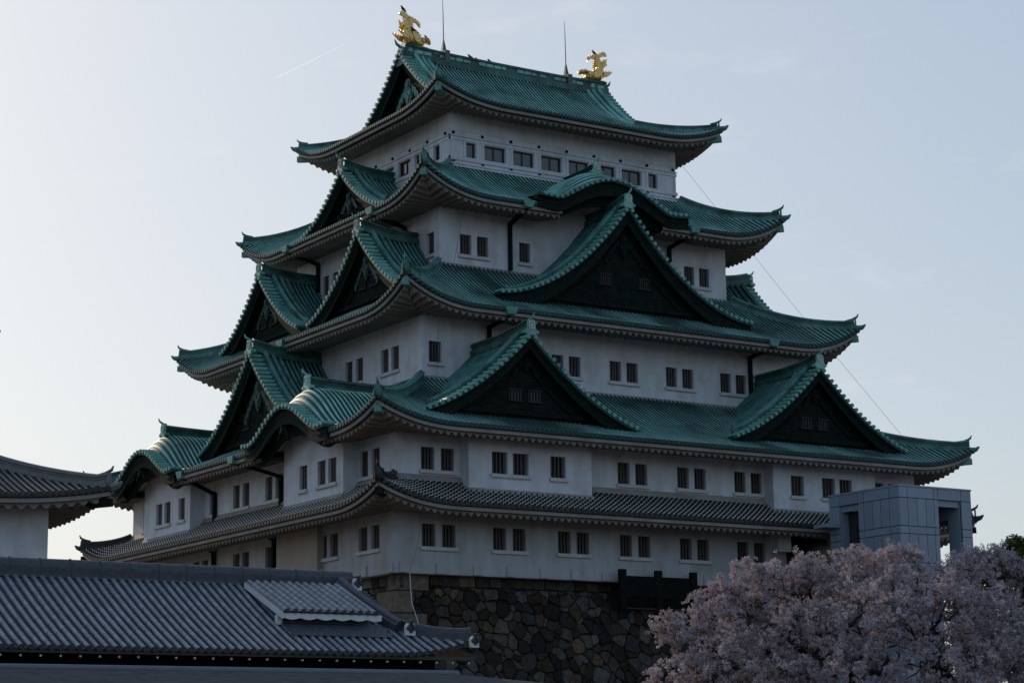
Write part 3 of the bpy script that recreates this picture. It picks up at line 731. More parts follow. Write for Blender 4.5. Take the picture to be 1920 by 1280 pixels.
# golden fish: body sweep with elliptical section, fins as thick toothed plates
def fish(s):
    x0 = s*7.25
    def X(x): return s*(x)          # local x: outward positive
    cl = [(6.2, 35.02, .16), (6.4, 35.0, .30), (6.8, 35.0, .42), (7.15, 35.12, .46), (7.32, 35.42, .42), (7.32, 35.8, .33), (7.24, 36.12, .28), (7.18, 36.4, .22), (7.16, 36.58, .15)]
    mb = MB(); sec = [(math.cos(2*math.pi*i/12), math.sin(2*math.pi*i/12)) for i in range(12)]
    path = [(X(x), 0, z) for x, z, r in cl]
    mb.sweep(path, [(a*.9, b) for a, b in sec], upv=(0, 1, 0), scales=[r for *_, r in cl])
    # jaw and brow
    mb.tube([(X(6.9), 0, 34.80), (X(6.4), 0, 34.70), (X(6.05), 0, 34.70), (X(5.86), 0, 34.78)], [.26, .17, .12, .05], 8)
    mb.tube([(X(6.7), 0, 35.18), (X(6.3), 0, 35.24), (X(5.98), 0, 35.24), (X(5.78), 0, 35.14), (X(5.72), 0, 35.02)], [.22, .20, .17, .15, .07], 8)
    for y in (-.2, .2):
        mb.tube([(X(6.5), y, 35.22), (X(6.1), y*1.1, 35.28), (X(5.85), y*.9, 35.16)], [.07, .12, .07], 7)
        disc(mb, (X(6.35), y*1.5, 35.12), (0, y, 0), .08, .06, 8)
    for i in range(9):                                 # back spines on the inner side
        t = i/8; px = 6.98-.05*t if t < .5 else 6.95+.06*t; pz = 35.25+1.1*t
        mb.prism([(X(px+.1), -.05, pz-.09), (X(px+.1), -.05, pz+.09), (X(px-.1), -.05, pz+.06)], (0, .1, 0))
    o = mb.build('golden_fish_ornament', GOLD, keep, smooth=False, label='gilded fish with raised tail on the %s end of the ridge' % ('near left' if s < 0 else 'far right'))
    def plate(pts, y0, y1, name):
        f = MB(); f.prism([(X(a), y0, b) for a, b in pts], (0, y1-y0, 0)); f.build(name, GOLD, o)
    tail = [(7.05, 36.35), (6.9, 36.30), (6.72, 36.28), (6.52, 36.10), (6.43, 36.02), (6.46, 36.16), (6.40, 36.22), (6.50, 36.28), (6.46, 36.36), (6.60, 36.38), (6.60, 36.47), (6.74, 36.46), (6.78, 36.56), (6.9, 36.52), (7.0, 36.62), (7.14, 36.60), (7.24, 36.68), (7.34, 36.66), (7.42, 36.80), (7.5, 36.76), (7.58, 36.90), (7.70, 36.86), (7.78, 36.92), (7.86, 36.84), (7.92, 36.78), (7.98, 36.62), (7.82, 36.62), (7.62, 36.54), (7.42, 36.42), (7.30, 36.3)]
    plate(tail, -.07, .07, 'tail_fin')
    f1 = [(7.45, 35.0), (7.75, 35.06), (7.95, 35.22), (8.22, 35.48), (8.08, 35.40), (8.04, 35.52), (7.9, 35.38), (7.84, 35.50), (7.74, 35.36), (7.66, 35.46), (7.5, 35.34)]
    plate(f1, -.42, -.32, 'side_fin'); plate(f1, .32, .42, 'side_fin')
    f3 = [(6.62, 34.86), (6.7, 35.2), (6.62, 35.42), (6.76, 35.36), (6.80, 35.56), (6.92, 35.42), (7.0, 35.62), (7.1, 35.44), (7.22, 35.56), (7.2, 35.3), (7.1, 35.0), (6.9, 34.84)]
    plate(f3, -.50, -.42, 'side_fin'); plate(f3, .42, .50, 'side_fin')
    f2 = [(7.45, 35.75), (7.62, 35.70), (7.70, 35.84), (7.86, 35.90), (7.76, 36.02), (7.84, 36.38), (7.66, 36.22), (7.58, 36.30), (7.46, 36.12)]
    plate(f2, -.30, -.21, 'side_fin'); plate(f2, .21, .30, 'side_fin')
    return o
fish(-1); fish(1)

# gables
gable(T3, 'E', 0, H4[1], 12.95, 22.15, 9.0, 6.0, .9, keep, H4[0], orn=1.0, wins=[(-1.3, .40, 17.6, 18.22), (1.5, .40, 17.6, 18.2)], brd=.75, ridge_to=H4[1], label='great triangular gable, the widest on the keep')
for c_ in (-10.1, 10.1):
    gable(T2, 'E', c_, H3[1], 17.65, 12.75, 7.0, 4.65, .57, keep, H3[0], orn=.6, wins=[(-.62, .38, 9.3, 9.92), (.62, .38, 9.3, 9.92)], brd=.55, label='twin gable with a small barred window pair')
gable(T2, 'S', 0, H3[0], 18.1, 13.95, 7.0, 5.3, .6, keep, H3[1], orn=1.3, wins=[(-1.25, .42, 9.85, 10.75), (1.75, .42, 9.85, 10.75)], brd=.62)
for c_ in (-6.3, 6.3):
    gable(T3, 'S', c_, H4[0], 14.45, 20.25, 5.95, 4.35, .62, keep, H4[1], orn=1.0, wins=[(-.75, .36, 17.2, 17.85), (.55, .36, 17.2, 17.85)], brd=.5)
gable(T4, 'S', 0, H5[0], 12.1, 25.75, 5.5, 3.25, .7, keep, H5[1], orn=.95, brd=.45)
# mirrored gables on the two far faces
for c_ in (-6.3, 6.3): gable(T3, 'N', c_, H4[0], 14.45, 20.25, 5.95, 4.35, .62, keep, H4[1], orn=0, brd=.5)
gable(T2, 'N', 0, H3[0], 18.1, 13.95, 7.0, 5.3, .6, keep, H3[1], orn=0, brd=.62)
gable(T4, 'N', 0, H5[0], 12.1, 25.75, 5.5, 3.25, .7, keep, H5[1], orn=0, brd=.45)
# curved gables
def kcurve(K, A): return lambda t: K(t*A)
gable(T4, 'E', 0, H5[1], 11.75, 24.07, 5.45, 0, 0, keep, H5[0], curve=kcurve(KE4, 5.45), kara=True, brd=.60, gz=H4[1]+.03, infill=22.0, orn=0, ridge_to=H5[1], rise=.95, rl=1.9, label='curved gable swelling from the upper eave', light=True)
for c_ in (-9.45, 9.45):
    gable(T2, 'S', c_, H3[0], 20.75, 9.22, 4.8, 0, 0, keep, H3[1], curve=kcurve(KS2, 4.8), kara=True, brd=.62, gz=18.955, infill=7.45, orn=.5, ridge_to=13.6, bback=13.5, rise=1.15, rl=1.5, label='curved gable over a projecting bay', light=True)

# rainwater boxes and downpipes
def pipe(side, a, b_out, z_out, b_in, z_in, z_bot, a2=None, m=DKB):
    P = SIDES[side]; a2 = a if a2 is None else a2; mb = MB()
    mb.sweep([P(a, b_out-.15, z_out-.3), P(a+(a2-a)*.2, b_out-.5, z_out-.42), P(a2, b_in+.16, z_in), P(a2, b_in+.16, z_in-.01)], [(-.1, -.1), (-.1, .1), (.1, .1), (.1, -.1)])
    mb.sweep([P(a2, b_in+.16, z_in+.06), P(a2, b_in+.16, z_bot)], [(-.1, -.1), (-.1, .1), (.1, .1), (.1, -.1)], upv=(0, 1, 0) if side == 'E' else (1, 0, 0))
    o = mb.build('downpipe', m, keep)
    q = MB(); q.hexa([P(a-.3, b_out-.45, z_out-.42), P(a+.3, b_out-.45, z_out-.42), P(a+.25, b_out+.1, z_out-.34), P(a-.25, b_out+.1, z_out-.34), P(a-.4, b_out-.45, z_out+.03), P(a+.4, b_out-.45, z_out+.03), P(a+.4, b_out+.14, z_out+.05), P(a-.4, b_out+.14, z_out+.05)])
    q.build('rain_box', GRN, o)
pipe('E', -6.1, 11.54, 22.1, 8.8, 21.35, 18.6, -5.7); pipe('E', 5.95, 11.54, 22.1, 8.8, 21.35, 18.6)
pipe('E', -9.4, 14.63, 14.9, 11.91, 14.3, 11.2, -9.2); pipe('E', 9.2, 14.63, 14.9, 11.91, 14.3, 11.2, 9.45)
pipe('S', -5.6, 13.17, 22.1, 10.44, 21.4, 18.6, -5.1); pipe('S', 5.1, 13.17, 22.1, 10.44, 21.4, 18.6, 5.7)
pipe('S', -.2, 16.15, 14.9, 13.45, 13.9, 12.6, .2, GRN)
pipe('S', -2.9, 20.52, 7.4, 18.0, 6.3, 4.7, -4.3); pipe('S', 3.95, 20.52, 7.4, 18.0, 6.3, 4.7, 4.3)
pipe('S', -3.4, 18.6, 3.3, 18.0, 2.9, .0, -3.5); pipe('S', 4.3, 18.6, 3.3, 18.0, 2.9, .0, 4.35)
# small raised plaster tabs along the foot of the wall, tan panel, entry porch
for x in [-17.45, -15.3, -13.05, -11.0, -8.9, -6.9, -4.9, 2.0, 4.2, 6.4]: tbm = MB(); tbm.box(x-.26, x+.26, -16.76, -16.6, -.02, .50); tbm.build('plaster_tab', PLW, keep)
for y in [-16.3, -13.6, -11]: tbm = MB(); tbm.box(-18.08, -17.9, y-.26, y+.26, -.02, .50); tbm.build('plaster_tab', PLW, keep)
wall_part(keep, 'S', 18.35, -9.0, -4.2, 0, 3.0, [], matw=PLT, name='tan_panel', ret=17.9)  # shallow projecting panel in a tan tone
pb = MB(); pb.box(6.6, 7.5, -17.5, -16.6, 2.0, 3.05); pb.build('wall_box', PLA, keep)
db = MB(); db.box(7.8, 10.8, -16.80, -16.6, .0, 2.9); db.build('doorway', PANE, keep)
# guy cables of the lightning protection
for pts_, r_ in (([(8.64, -7, 27.5), (12.6, -12.3, 18.1), (16.5, -17.6, 9.15)], .009), ([(-8.7, -9.2, 22.7), (-9.1, -9.0, 21.0), (-10.4, -10.3, 18.1)], .012), ([(-12.6, -12.2, 14.4), (-12.7, -12.2, 11.3), (-15.5, -16, 8.9)], .012),
                 ([(-16.5, -17.0, 3.2), (-16.9, -17.05, 1.2), (-17.35, -17.05, -.1)], .008), ([(-17.35, -17.1, -.1), (-17.3, -17.2, -1.6), (-16.9, -17.8, -3.6)], .021)):
    m_ = MB(); m_.tube(pts_, r_, 5); m_.build('lightning_cable', MET if r_ < .02 else WHB, keep)

# ------------------------------------------------------------------ stone base
def clip(poly, p, n):
    out = []
    for i in range(len(poly)):
        a, b = poly[i], poly[(i+1) % len(poly)]
        da = (a[0]-p[0])*n[0]+(a[1]-p[1])*n[1]; db_ = (b[0]-p[0])*n[0]+(b[1]-p[1])*n[1]
        if da <= 0: out.append(a)
        if da*db_ < 0:
            t = da/(da-db_); out.append((a[0]+(b[0]-a[0])*t, a[1]+(b[1]-a[1])*t))
    return out
base = thing('stone_base', 'rough dark stone rampart of fitted boulders under the white keep', 'stone wall', (-17, -16, -11.6))
IN = .62
def batter(z): z = -z; return .10*z+.018*z*z
def stone_col():
    k = rng.uniform(); v = .022+.085*rng.uniform()**1.8
    if k < .45: c = (v*1.08, v*.95, v*.86)
    elif k < .68: c = (v*.92, v*.93, v*.96)
    elif k < .88: c = (v*1.25, v*.98, v*.72)
    else: c = (v*.78, v*.75, v*.72)
    return tuple(c)
def stones(side, a0, a1, z0, z1, bb, notch=None, colk=1.0):
    mb = MB(); P = SIDES[side]
    def loc(a, z, d): 
        q = SIDES[side](a, bb+batter(z)+d, z); return (q[0]-base.location[0], q[1]-base.location[1], q[2]-base.location[2])
    seeds = []
    sx_, sz_ = .66, .52
    nz_ = int((z0-z1)/sz_); nx_ = int((a1-a0)/sx_)
    for j in range(nz_+1):
        for i in range(nx_+1):
            if rng.uniform() < .10: continue
            seeds.append((a0+(i+.5*(j % 2))*sx_+rng.uniform(-.33, .33), z1+(j+.5)*sz_+rng.uniform(-.26, .26)))
            if rng.uniform() < .16: seeds.append((seeds[-1][0]+rng.uniform(.2, .45), seeds[-1][1]+rng.uniform(-.4, .4)))
    S_ = np.array(seeds); Wt = rng.uniform(.0, .48, len(seeds))**2
    top_z = z0-.62
    for i, (sx0, sz0) in enumerate(seeds):
        d = np.hypot(S_[:, 0]-sx0, S_[:, 1]-sz0); idx = np.argsort(d)[1:14]
        poly = [(sx0-1.3, sz0-1.1), (sx0+1.3, sz0-1.1), (sx0+1.3, sz0+1.1), (sx0-1.3, sz0+1.1)]
        for k in idx:
            if d[k] > 2.4: break
            f_ = .5+(Wt[i]-Wt[k])/(2*d[k]**2+1e-6); poly = clip(poly, (sx0+(S_[k, 0]-sx0)*f_, sz0+(S_[k, 1]-sz0)*f_), (S_[k, 0]-sx0, S_[k, 1]-sz0))
            if len(poly) < 3: break
        for pp, nn in (((0, top_z), (0, 1)), ((a0, 0), (-1, 0)), ((a1, 0), (1, 0)), ((0, z1), (0, -1))): poly = clip(poly, pp, nn) if len(poly) > 2 else poly
        if notch and len(poly) > 2 and sx0 > notch[0]-.4 and sx0 < notch[1] and sz0 > notch[2]-.1: poly = clip(poly, (0, notch[2]), (0, 1)) if sz0 < notch[2]+.5 else []
        if len(poly) < 3: continue
        stone(mb, loc, poly, colk)
    # dressed course along the top
    a = a0
    while a < a1:
        w = rng.uniform(.6, 1.15)
        if not (notch and a+w > notch[0]+.2 and a < notch[1]): stone(mb, loc, [(a, z0-.6), (min(a+w, a1), z0-.6), (min(a+w, a1), z0), (a, z0)], colk*1.05, flat=True)
        a += w
    return mb, loc
def stone(mb, loc, poly, ck=1.0, flat=False, deep=.0):
    cx = sum(p[0] for p in poly)/len(poly); cz = sum(p[1] for p in poly)/len(poly)
    # subdivide edges, jitter
    pp = []
    for i in range(len(poly)):
        a, b = poly[i], poly[(i+1) % len(poly)]; L_ = math.hypot(a[0]-b[0], a[1]-b[1])
        if L_ < .05: continue
        pp.append(a)
        if L_ > .3: q_ = rng.uniform(.35, .65); pp.append((a[0]+(b[0]-a[0])*q_+rng.normal(0, .018), a[1]+(b[1]-a[1])*q_+rng.normal(0, .018)))
    n = len(pp)
    if n < 3: return
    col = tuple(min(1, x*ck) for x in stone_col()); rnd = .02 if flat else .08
    prot = rng.uniform(.02, .12)+deep; tx, tz = rng.uniform(-.10, .10, 2)
    rings = []
    for sc, d in ((.99, -.16), (.955 if not flat else .97, .0), (.86 if not flat else .90, .8), (.40, 1.0)):
        r = []
        for i, p in enumerate(pp):
            j = 1-(rnd if i % 2 == 0 else -.02)
            x = cx+(p[0]-cx)*sc*j; z = cz+(p[1]-cz)*sc*j
            dd = d*prot if d > 0 else d
            if d > .5: dd += (x-cx)*tx+(z-cz)*tz+rng.uniform(-.02, .02)
            r.append(loc(x, z, dd))
        rings.append(r)
    vs = [p for r in rings for p in r]+[loc(cx, cz, prot+.01)]
    fs = [(k*n+i, k*n+(i+1) % n, (k+1)*n+(i+1) % n, (k+1)*n+i) for k in range(3) for i in range(n)]+[(3*n+i, 3*n+(i+1) % n, 4*n) for i in range(n)]
    mb.add(vs, fs, col)
ZB = -11.6
mbE, locE = stones('E', -18+IN-.3, 13.5, 0, -7.6, 16.68-IN, notch=(-4.15, .9, -1.46))
# lower dark rows out of the photograph
mbE.build('boulder_face', STO, base, label='long east face, dark boulders')
mbS, locS = stones('S', -16.68+IN-.3, -6, 0, -7.6, 18-IN, colk=1.5)  # colk lifts the stone colours to paint sunlight on this face
mbS.build('boulder_face', STO, base, label='short sunward face, boulder colours lightened as if sunlit')
# corner blocks, laid long and short in turn
cb = MB(); z = 0; k = 0
hs = [.92, 1.15, 1.5, 1.0, 1.2, 1.1, 1.2]
for h in hs:
    lx, ly = (1.9, 1.0) if k % 2 == 0 else (1.05, 2.1)
    c_ = (.13, .112, .096) if k % 2 == 0 else (.15, .128, .108)
    ps = []; kk_ = rng.uniform(.9, 1.2)
    for zz in (z-h+.03, z-.0):
        d = batter(zz); x0, y0 = -(18-IN)-d-.2, -(16.68-IN)-d-.2
        ps += [(x0-base.location[0], y0-base.location[1], zz-ZB), (x0+lx-base.location[0], y0-base.location[1], zz-ZB), (x0+lx-base.location[0], y0+ly-base.location[1], zz-ZB), (x0-base.location[0], y0+ly-base.location[1], zz-ZB)]
    cb.hexa(ps, tuple(v*kk_ for v in c_)); z -= h; k += 1
co = cb.build('corner_block', STO, base)
bv = co.modifiers.new('bevel', 'BEVEL'); bv.width = .07; bv.segments = 2
# core behind the boulders
cr = MB()
lv = [0, -2, -4, -6, -8, ZB]
for i in range(5):
    q = []
    for zz in (lv[i+1], lv[i]):
        d = batter(zz)-.12; X_, Y_ = 18-IN+d, 16.68-IN+d
        q += [(-X_-base.location[0], -Y_-base.location[1], zz-ZB-.01), (X_-base.location[0], -Y_-base.location[1], zz-ZB-.01), (X_-base.location[0], Y_-base.location[1], zz-ZB-.01), (-X_-base.location[0], Y_-base.location[1], zz-ZB-.01)]
    cr.hexa(q)
cr.build('rampart_core', STG, base)
# floor plate under the overhanging wall
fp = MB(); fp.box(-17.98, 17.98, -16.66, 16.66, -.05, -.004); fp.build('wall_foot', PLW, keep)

# dark timber screen at the gap in the rampart
sc_ = thing('timber_screen', 'black timber screen with three posts set in the gap of the rampart', 'fence', (-1.8, -17.3, -1.5))
m_ = MB(); m_.box(-2.3, 2.3, -.05, .05, .62, 1.75)
for i in range(7): m_.box(-2.3, 2.3, -.075, -.05, .64+i*.16, .76+i*.16)
m_.build('boarding', DRK, sc_)
for x in (-2.45, -.05, 2.35): q = MB(); q.box(x-.2, x+.2, -.12, .12, .0, 2.09); q.build('post', DRK, sc_)
q = MB()
for i in range(30): q.box(-2.2+i*.15, -2.14+i*.15, -.03, .03, .0, .6)
q.build('railing', DRK, sc_)
q = MB(); q.box(-2.3, 2.3, -.06, .06, -.03, .04); q.build('foot_rail', RED, sc_)

# ------------------------------------------------------------------ lift tower
tw = thing('lift_tower', 'pale blue-grey panelled lift tower with open bays beside the white keep', 'tower', (7.9, -26.0, ZB))
def tz(z): return z-ZB
core = MB(); pan = MB(); Wd, Dp = 5.35, 5.6
# frame pieces as thin dark core behind panels
def tslab(x0, x1, y0, y1, z0, z1): core.box(x0, x1, y0, y1, tz(z0), tz(z1))
tslab(.05, 2.85, .05, 2.6, ZB, 4.7)                 # solid shaft corner
tslab(4.55, Wd-.05, .05, .9, ZB, 4.7)               # far east post
tslab(.05, .85, 4.75, Dp-.05, ZB, 4.7)              # south-west post
tslab(4.55, Wd-.05, Dp-.9, Dp-.05, ZB, 4.7)
tslab(.05, Wd-.05, .05, Dp-.05, 4.2, 4.7)
tslab(1.0, Wd-.1, 2.6, Dp-.1, -.6, .0)
core.build('frame', CLG, tw)
def panelE(x0, x1, z0, z1): pan.box(x0+.02, x1-.02, -.03, .06, tz(z0)+.02, tz(z1)-.02, (rng.uniform(.9, 1.06),)*3)
def panelS(y0, y1, z0, z1): pan.box(-.03, .06, y0+.02, y1-.02, tz(z0)+.02, tz(z1)-.02, (rng.uniform(.9, 1.06),)*3)
xe = [0, .62, 1.3, 1.95, 2.55, 2.88, 4.6, 5.35]; ys = [0, .72, 1.4, 2.05, 2.75, 3.2, 4.75, 5.6]
for z0, z1, big in ((4.2, 4.8, True), (2.67, 4.2, False), (2.26, 2.67, True), (.72, 2.26, False), (.3, .72, True), (-1.4, .3, False), (-3.5, -1.4, False), (-6, -3.5, False)):
    if big: segs_e = [(0, .62), (.62, 2.55), (2.55, 2.88)]; segs_s = [(0, .72), (.72, 2.75), (2.75, 3.2)]
    else: segs_e = list(zip(xe[:5], xe[1:6])); segs_s = list(zip(ys[:5], ys[1:6]))
    if z0 == 4.2: segs_e += [(2.88, 4.6), (4.6, 5.35)]; segs_s += [(3.2, 4.75), (4.75, 5.6)]
    else: segs_e += [(4.6, 5.35)]; segs_s += [(4.75, 5.6)]
    for s_ in segs_e: panelE(*s_, z0, z1)
    for s_ in segs_s: panelS(*s_, z0, z1)
pan.box(2.9, 4.58, .12, .3, tz(3.86), tz(4.2)-.01); pan.box(.12, .3, 3.22, 4.73, tz(3.86), tz(4.2)-.01)   # lintels
pan.box(-.05, Wd+.05, -.05, Dp+.05, tz(4.8), tz(4.9))
pan.box(Wd-.25, Wd-.04, .95, Dp-.9, tz(3.05), tz(4.19)); pan.box(4.55, 4.75, .95, Dp-.9, tz(3.3), tz(4.19))
pan.box(4.52, 4.58, .06, .95, tz(-6), tz(4.18)); pan.box(.06, .95, 4.70, 4.75, tz(-6), tz(4.18)); pan.box(2.86, 2.90, .06, 2.6, tz(-6), tz(4.18))
pan.box(Wd-.03, Wd+.03, 0, .95, tz(-6), tz(4.8)); pan.box(Wd-.03, Wd+.03, Dp-.9, Dp, tz(-6), tz(4.8)); pan.box(Wd-.03, Wd+.03, .95, Dp-.9, tz(4.2), tz(4.8))
pan.build('cladding', CLD, tw)
gl = MB(); gl.box(.6, .66, 2.6, 4.7, tz(-1), tz(3.9)); gl.box(.9, 4.2, 5.2, 5.26, tz(.0), tz(3.9)); gl.build('glazing', GLS, tw)
cn = MB(); cn.box(-1.1, 0, 4.7, 5.7, tz(3.0), tz(3.2)); cn.build('canopy', CLD, tw)

# ------------------------------------------------------------------ grey tiled neighbour keep, only its corner in view
kt = thing('corner_turret', 'white plastered turret corner under a sweeping grey tiled roof at the left edge', 'building', (-46.2, -15.2, ZB))
def kt_tier(T):
    g = roof_tier(T, kt, TID, soffit_in=T.hi2, sp=.30, wav=.56)
    for o in [g]: o.location = (0, 0, -ZB)
Tk = Tier((9.95, 9.0), (5.0, 4.1), 1.72, 4.0, .62, .3, (0, 0), lspan=6.5); Tk.hi2 = (7.8, 6.8); kt_tier(Tk)
Tk2 = Tier((5.15, 6.5), (1.0, 1.2), 8.2, 11.2, .8, .3, (0, 0), lspan=5); Tk2.hi2 = (4.2, 4.9); kt_tier(Tk2)
m_ = MB(); m_.box(-7.8, 7.8, -6.8, 6.8, 0, 1.6-ZB); m_.build('wall', PLA, kt)
m_ = MB(); m_.box(-4.2, 4.2, -4.6, 4.6, 3.5-ZB, 7.5-ZB); m_.build('wall', PLA, kt)

# ------------------------------------------------------------------ palace hall in the foreground
ph = thing('palace_hall', 'long low hall under a blue-grey tiled roof with a raised vent roof', 'building', (-50, -45, ZB))
ox, oy = -50, -45
XL, XR = -66.0, -36.3            # ridge extent
YE, ZE, YR, ZR = -50.0, -6.22, -45.0, -3.60
def zpal(y): u = (y-YE)/(YR-YE); u = max(min(u, 2-u), -.2); return ZE+(ZR-ZE)*((1-.14)*u+.14*u*u)
XC = -33.95                      # eave corner
def lift_p(x, y): return .55*max(0, 1-(XC-x)/3.0)**2.2*max(0, 1-(y-YE)/3)
def zhall(x, y): return zpal(y)+lift_p(x, y)
ribs = MB(); pans = MB()
def ytop(x):
    if x <= XR+.15: return YR
    return YE+max(0, (XC-x)*1.02)
sp = .30; x = XL
while x < XC-.1:
    y1 = ytop(x); y0 = YE
    if y1-y0 > .15:
        n = max(2, int((y1-y0)/.3))
        for i in range(n):                      # round cover tiles, each joint slightly stepped
            ya, yb = y0+(y1-y0)*i/n, y0+(y1-y0)*(i+1)/n
            vs = []; jx_ = rng.uniform(-.006, .006)
            for y_, k_ in ((ya, 1.025), (yb, .985)):
                z_ = zhall(x, y_)
                for o_, h_ in [(-.078, 0), (-.068, .045), (-.035, .078), (.035, .078), (.068, .045), (.078, 0)]: vs.append((x+jx_+o_*k_-ox, y_-oy, z_+h_*k_+.02-ZB))
            ribs.add(vs, [(j, j+1, j+7, j+6) for j in range(5)], (rng.uniform(.74, 1.12),)*3)
        k0_ = len(ribs.f); disc(ribs, (x-ox, YE-.03-oy, zhall(x, YE)+.015-ZB), (0, -1, 0), .09, .05, 8); ribs.mark(k0_, 1)
        n = max(2, int((y1-y0)/.145))
        for i in range(n):                      # flat tiles between, stepped like shingles
            ya, yb = y0+(y1-y0)*i/n, y0+(y1-y0)*(i+1)/n
            xa, xb = x+.06-ox, x+sp-.06-ox; xm = x+.15
            za, zb_ = zhall(xm, ya)-ZB, zhall(xm, yb)-ZB
            pans.add([(xa, ya-oy, za+.012), (xb, ya-oy, za+.012), (xb, yb-oy, zb_-.022), (xa, yb-oy, zb_-.022), (xa, ya-oy, za-.03), (xb, ya-oy, za-.03)], [(0, 1, 2, 3), (0, 1, 5, 4)])
    x += sp
rf = ribs.build('roof', [TIG, TIL], ph); pans.build('pan_tiles', TIF, rf)
# rear slope and gable end
m_ = MB()
m_.add([(XL-ox, YR-oy, ZR-ZB), (XR+.2-ox, YR-oy, ZR-ZB), (XC-ox, YR+5-oy, ZE-ZB), (XL-ox, YR+5-oy, ZE-ZB)], [(0, 1, 2, 3)])
for i in range(12):
    y0, y1 = YE+i*10/12, YE+(i+1)*10/12
    m_.add([(XC-ox, y0-oy, zpal(y0)-.0-ZB if 0 else ZE-ZB), (XC-ox, y1-oy, ZE-ZB), (XC-2.4-ox, min(max(y1, YE+2.4), YR+2.6)-oy, ZE+1.2-ZB), (XC-2.4-ox, min(max(y0, YE+2.4), YR+2.6)-oy, ZE+1.2-ZB)], [(0, 1, 2, 3)])
m_.build('end_slope', TIG, rf)
m_ = MB(); m_.prism([(XR-ox, YR-2.5-oy, zpal(YR-2.5)-ZB-.1), (XR-ox, YR+2.5-oy, zpal(YR-2.5)-ZB-.1), (XR-ox, YR-oy, ZR-ZB-.1)], (.05, 0, 0)); m_.build('gable_wall', PLA, ph)
# ridge with bands
rb = MB(); RP = [(-.24, -.1), (-.24, .30), (-.16, .34), (-.15, .42), (-.09, .50), (0, .53), (.09, .50), (.15, .42), (.16, .34), (.24, .30), (.24, -.1)]
rb.sweep([(XL-ox, 0, ZR-ZB), (XR+.25-ox, 0, ZR-ZB)], RP)
x = XL+.2
while x < XR: rb.sweep([(x-ox, 0, ZR-ZB), (x+.045-ox, 0, ZR-ZB)], [(a*1.09, b*1.05) for a, b in RP]); x += 1.02
for z_ in (.06, .13, .20): rb.box(XL-ox, XR+.2-ox, -.255, .255, ZR-ZB+z_, ZR-ZB+z_+.025)
rb.build('ridge', TIF, rf)
# descending ridge to the corner, with white crest plaques
def crest(x, y, z, k, d):
    m_ = MB(); c_ = Vector((x-ox, y-oy, z-ZB)); d = Vector(d).normalized(); s_ = d.cross(Vector((0, 0, 1)))
    m_.prism([c_+s_*a*k+Vector((0, 0, b*k)) for a, b in [(-.5, -.2), (-.5, .5), (-.3, .8), (.3, .8), (.5, .5), (.5, -.2)]], d*.1)
    o = m_.build('crest_plaque', WHB, rf)
    q = MB(); disc(q, c_+d*.1+Vector((0, 0, .2*k)), d, .2*k, .04, 10)
    for s in (-1, 1): q.sweep([c_+d*.12+s_*s*.42*k+Vector((0, 0, .28*k)), c_+d*.12+Vector((0, 0, .66*k))], [(-.04, -.05), (-.04, .05), (.04, .05), (.04, -.05)])
    q.tube([c_-d*.3+Vector((0, 0, .85*k)), c_+d*.2+Vector((0, 0, .88*k))], .16*k, 8)
    q.build('crest_mark', TIL, o)
dr = MB(); pth = []
for i in range(13):
    t = i/12; y = YR-.2-(3.15)*t; x = XR-.35+.55*t**1.5; pth.append((x-ox, y-oy, zhall(x, y)+.05-ZB))
dr.sweep(pth, RP, scales=[.82]*13)
p2 = []
for i in range(11):
    t = i/10; y = YR-3.05-1.7*t; x = XR+.25+1.95*t; p2.append((x-ox, y-oy, zhall(x, y)+.02-ZB))
dr.sweep(p2, RP, scales=[.72]*11)
for i in range(14):                                     # little verge tiles sticking out to the right
    t = i/13; y = YR-.3-2.6*t; dr.tube([(XR-.1-ox, y-oy, zpal(y)+.02-ZB), (XR+.72-ox, y-oy, zpal(y)-.06-ZB)], .075, 7)
dr.add([(XR-.1-ox, YR-oy, ZR-ZB), (XR+.6-ox, YR-oy, ZR-.04-ZB), (XR+.6-ox, YR-3-oy, zpal(YR-3)-.04-ZB), (XR-.1-ox, YR-3-oy, zpal(YR-3)-ZB)], [(0, 1, 2, 3)])
dr.build('descending_ridge', TIF, rf)
crest(XR+.33, YR-.22, ZR-.06, .42, (.35, -1, 0)); crest(-35.88, -48.72, -5.42, .42, (.2, -1, 0)); crest(-34.15, -49.98, -5.86, .38, (.25, -1, 0))
# raised vent roof
vr = MB(); vx0, vx1 = -40.35, -36.75; vy0, vy1 = -48.35, -45.55; vz0, vz1 = -4.78, -3.62
vzf = lambda y: vz0+(vz1-vz0)*(y-vy0)/(vy1-vy0)
x = vx0+.1
while x < vx1:
    for i in range(9):
        ya, yb = vy0+(vy1-vy0)*i/9, vy0+(vy1-vy0)*(i+1)/9; vs = []
        for y_, k_ in ((ya, 1.06), (yb, .94)):
            for o_, h_ in [(-.15, 0), (-.078, 0), (-.066, .048), (-.03, .08), (.03, .08), (.066, .048), (.078, 0), (.15, 0)]: vs.append((x+o_*(k_ if abs(o_) < .1 else 1)-ox, y_-oy, vzf(y_)+h_*k_-ZB))
        vr.add(vs, [(j, j+1, j+9, j+8) for j in range(7)], (rng.uniform(.8, 1.12),)*3)
    k0_ = len(vr.f); disc(vr, (x-ox, vy0-.02-oy, vzf(vy0)+.01-ZB), (0, -1, 0), .085, .05, 8); vr.mark(k0_, 1); x += .30
vo = vr.build('vent_roof', [TIG, TIL], ph)
q = MB()
n = 96
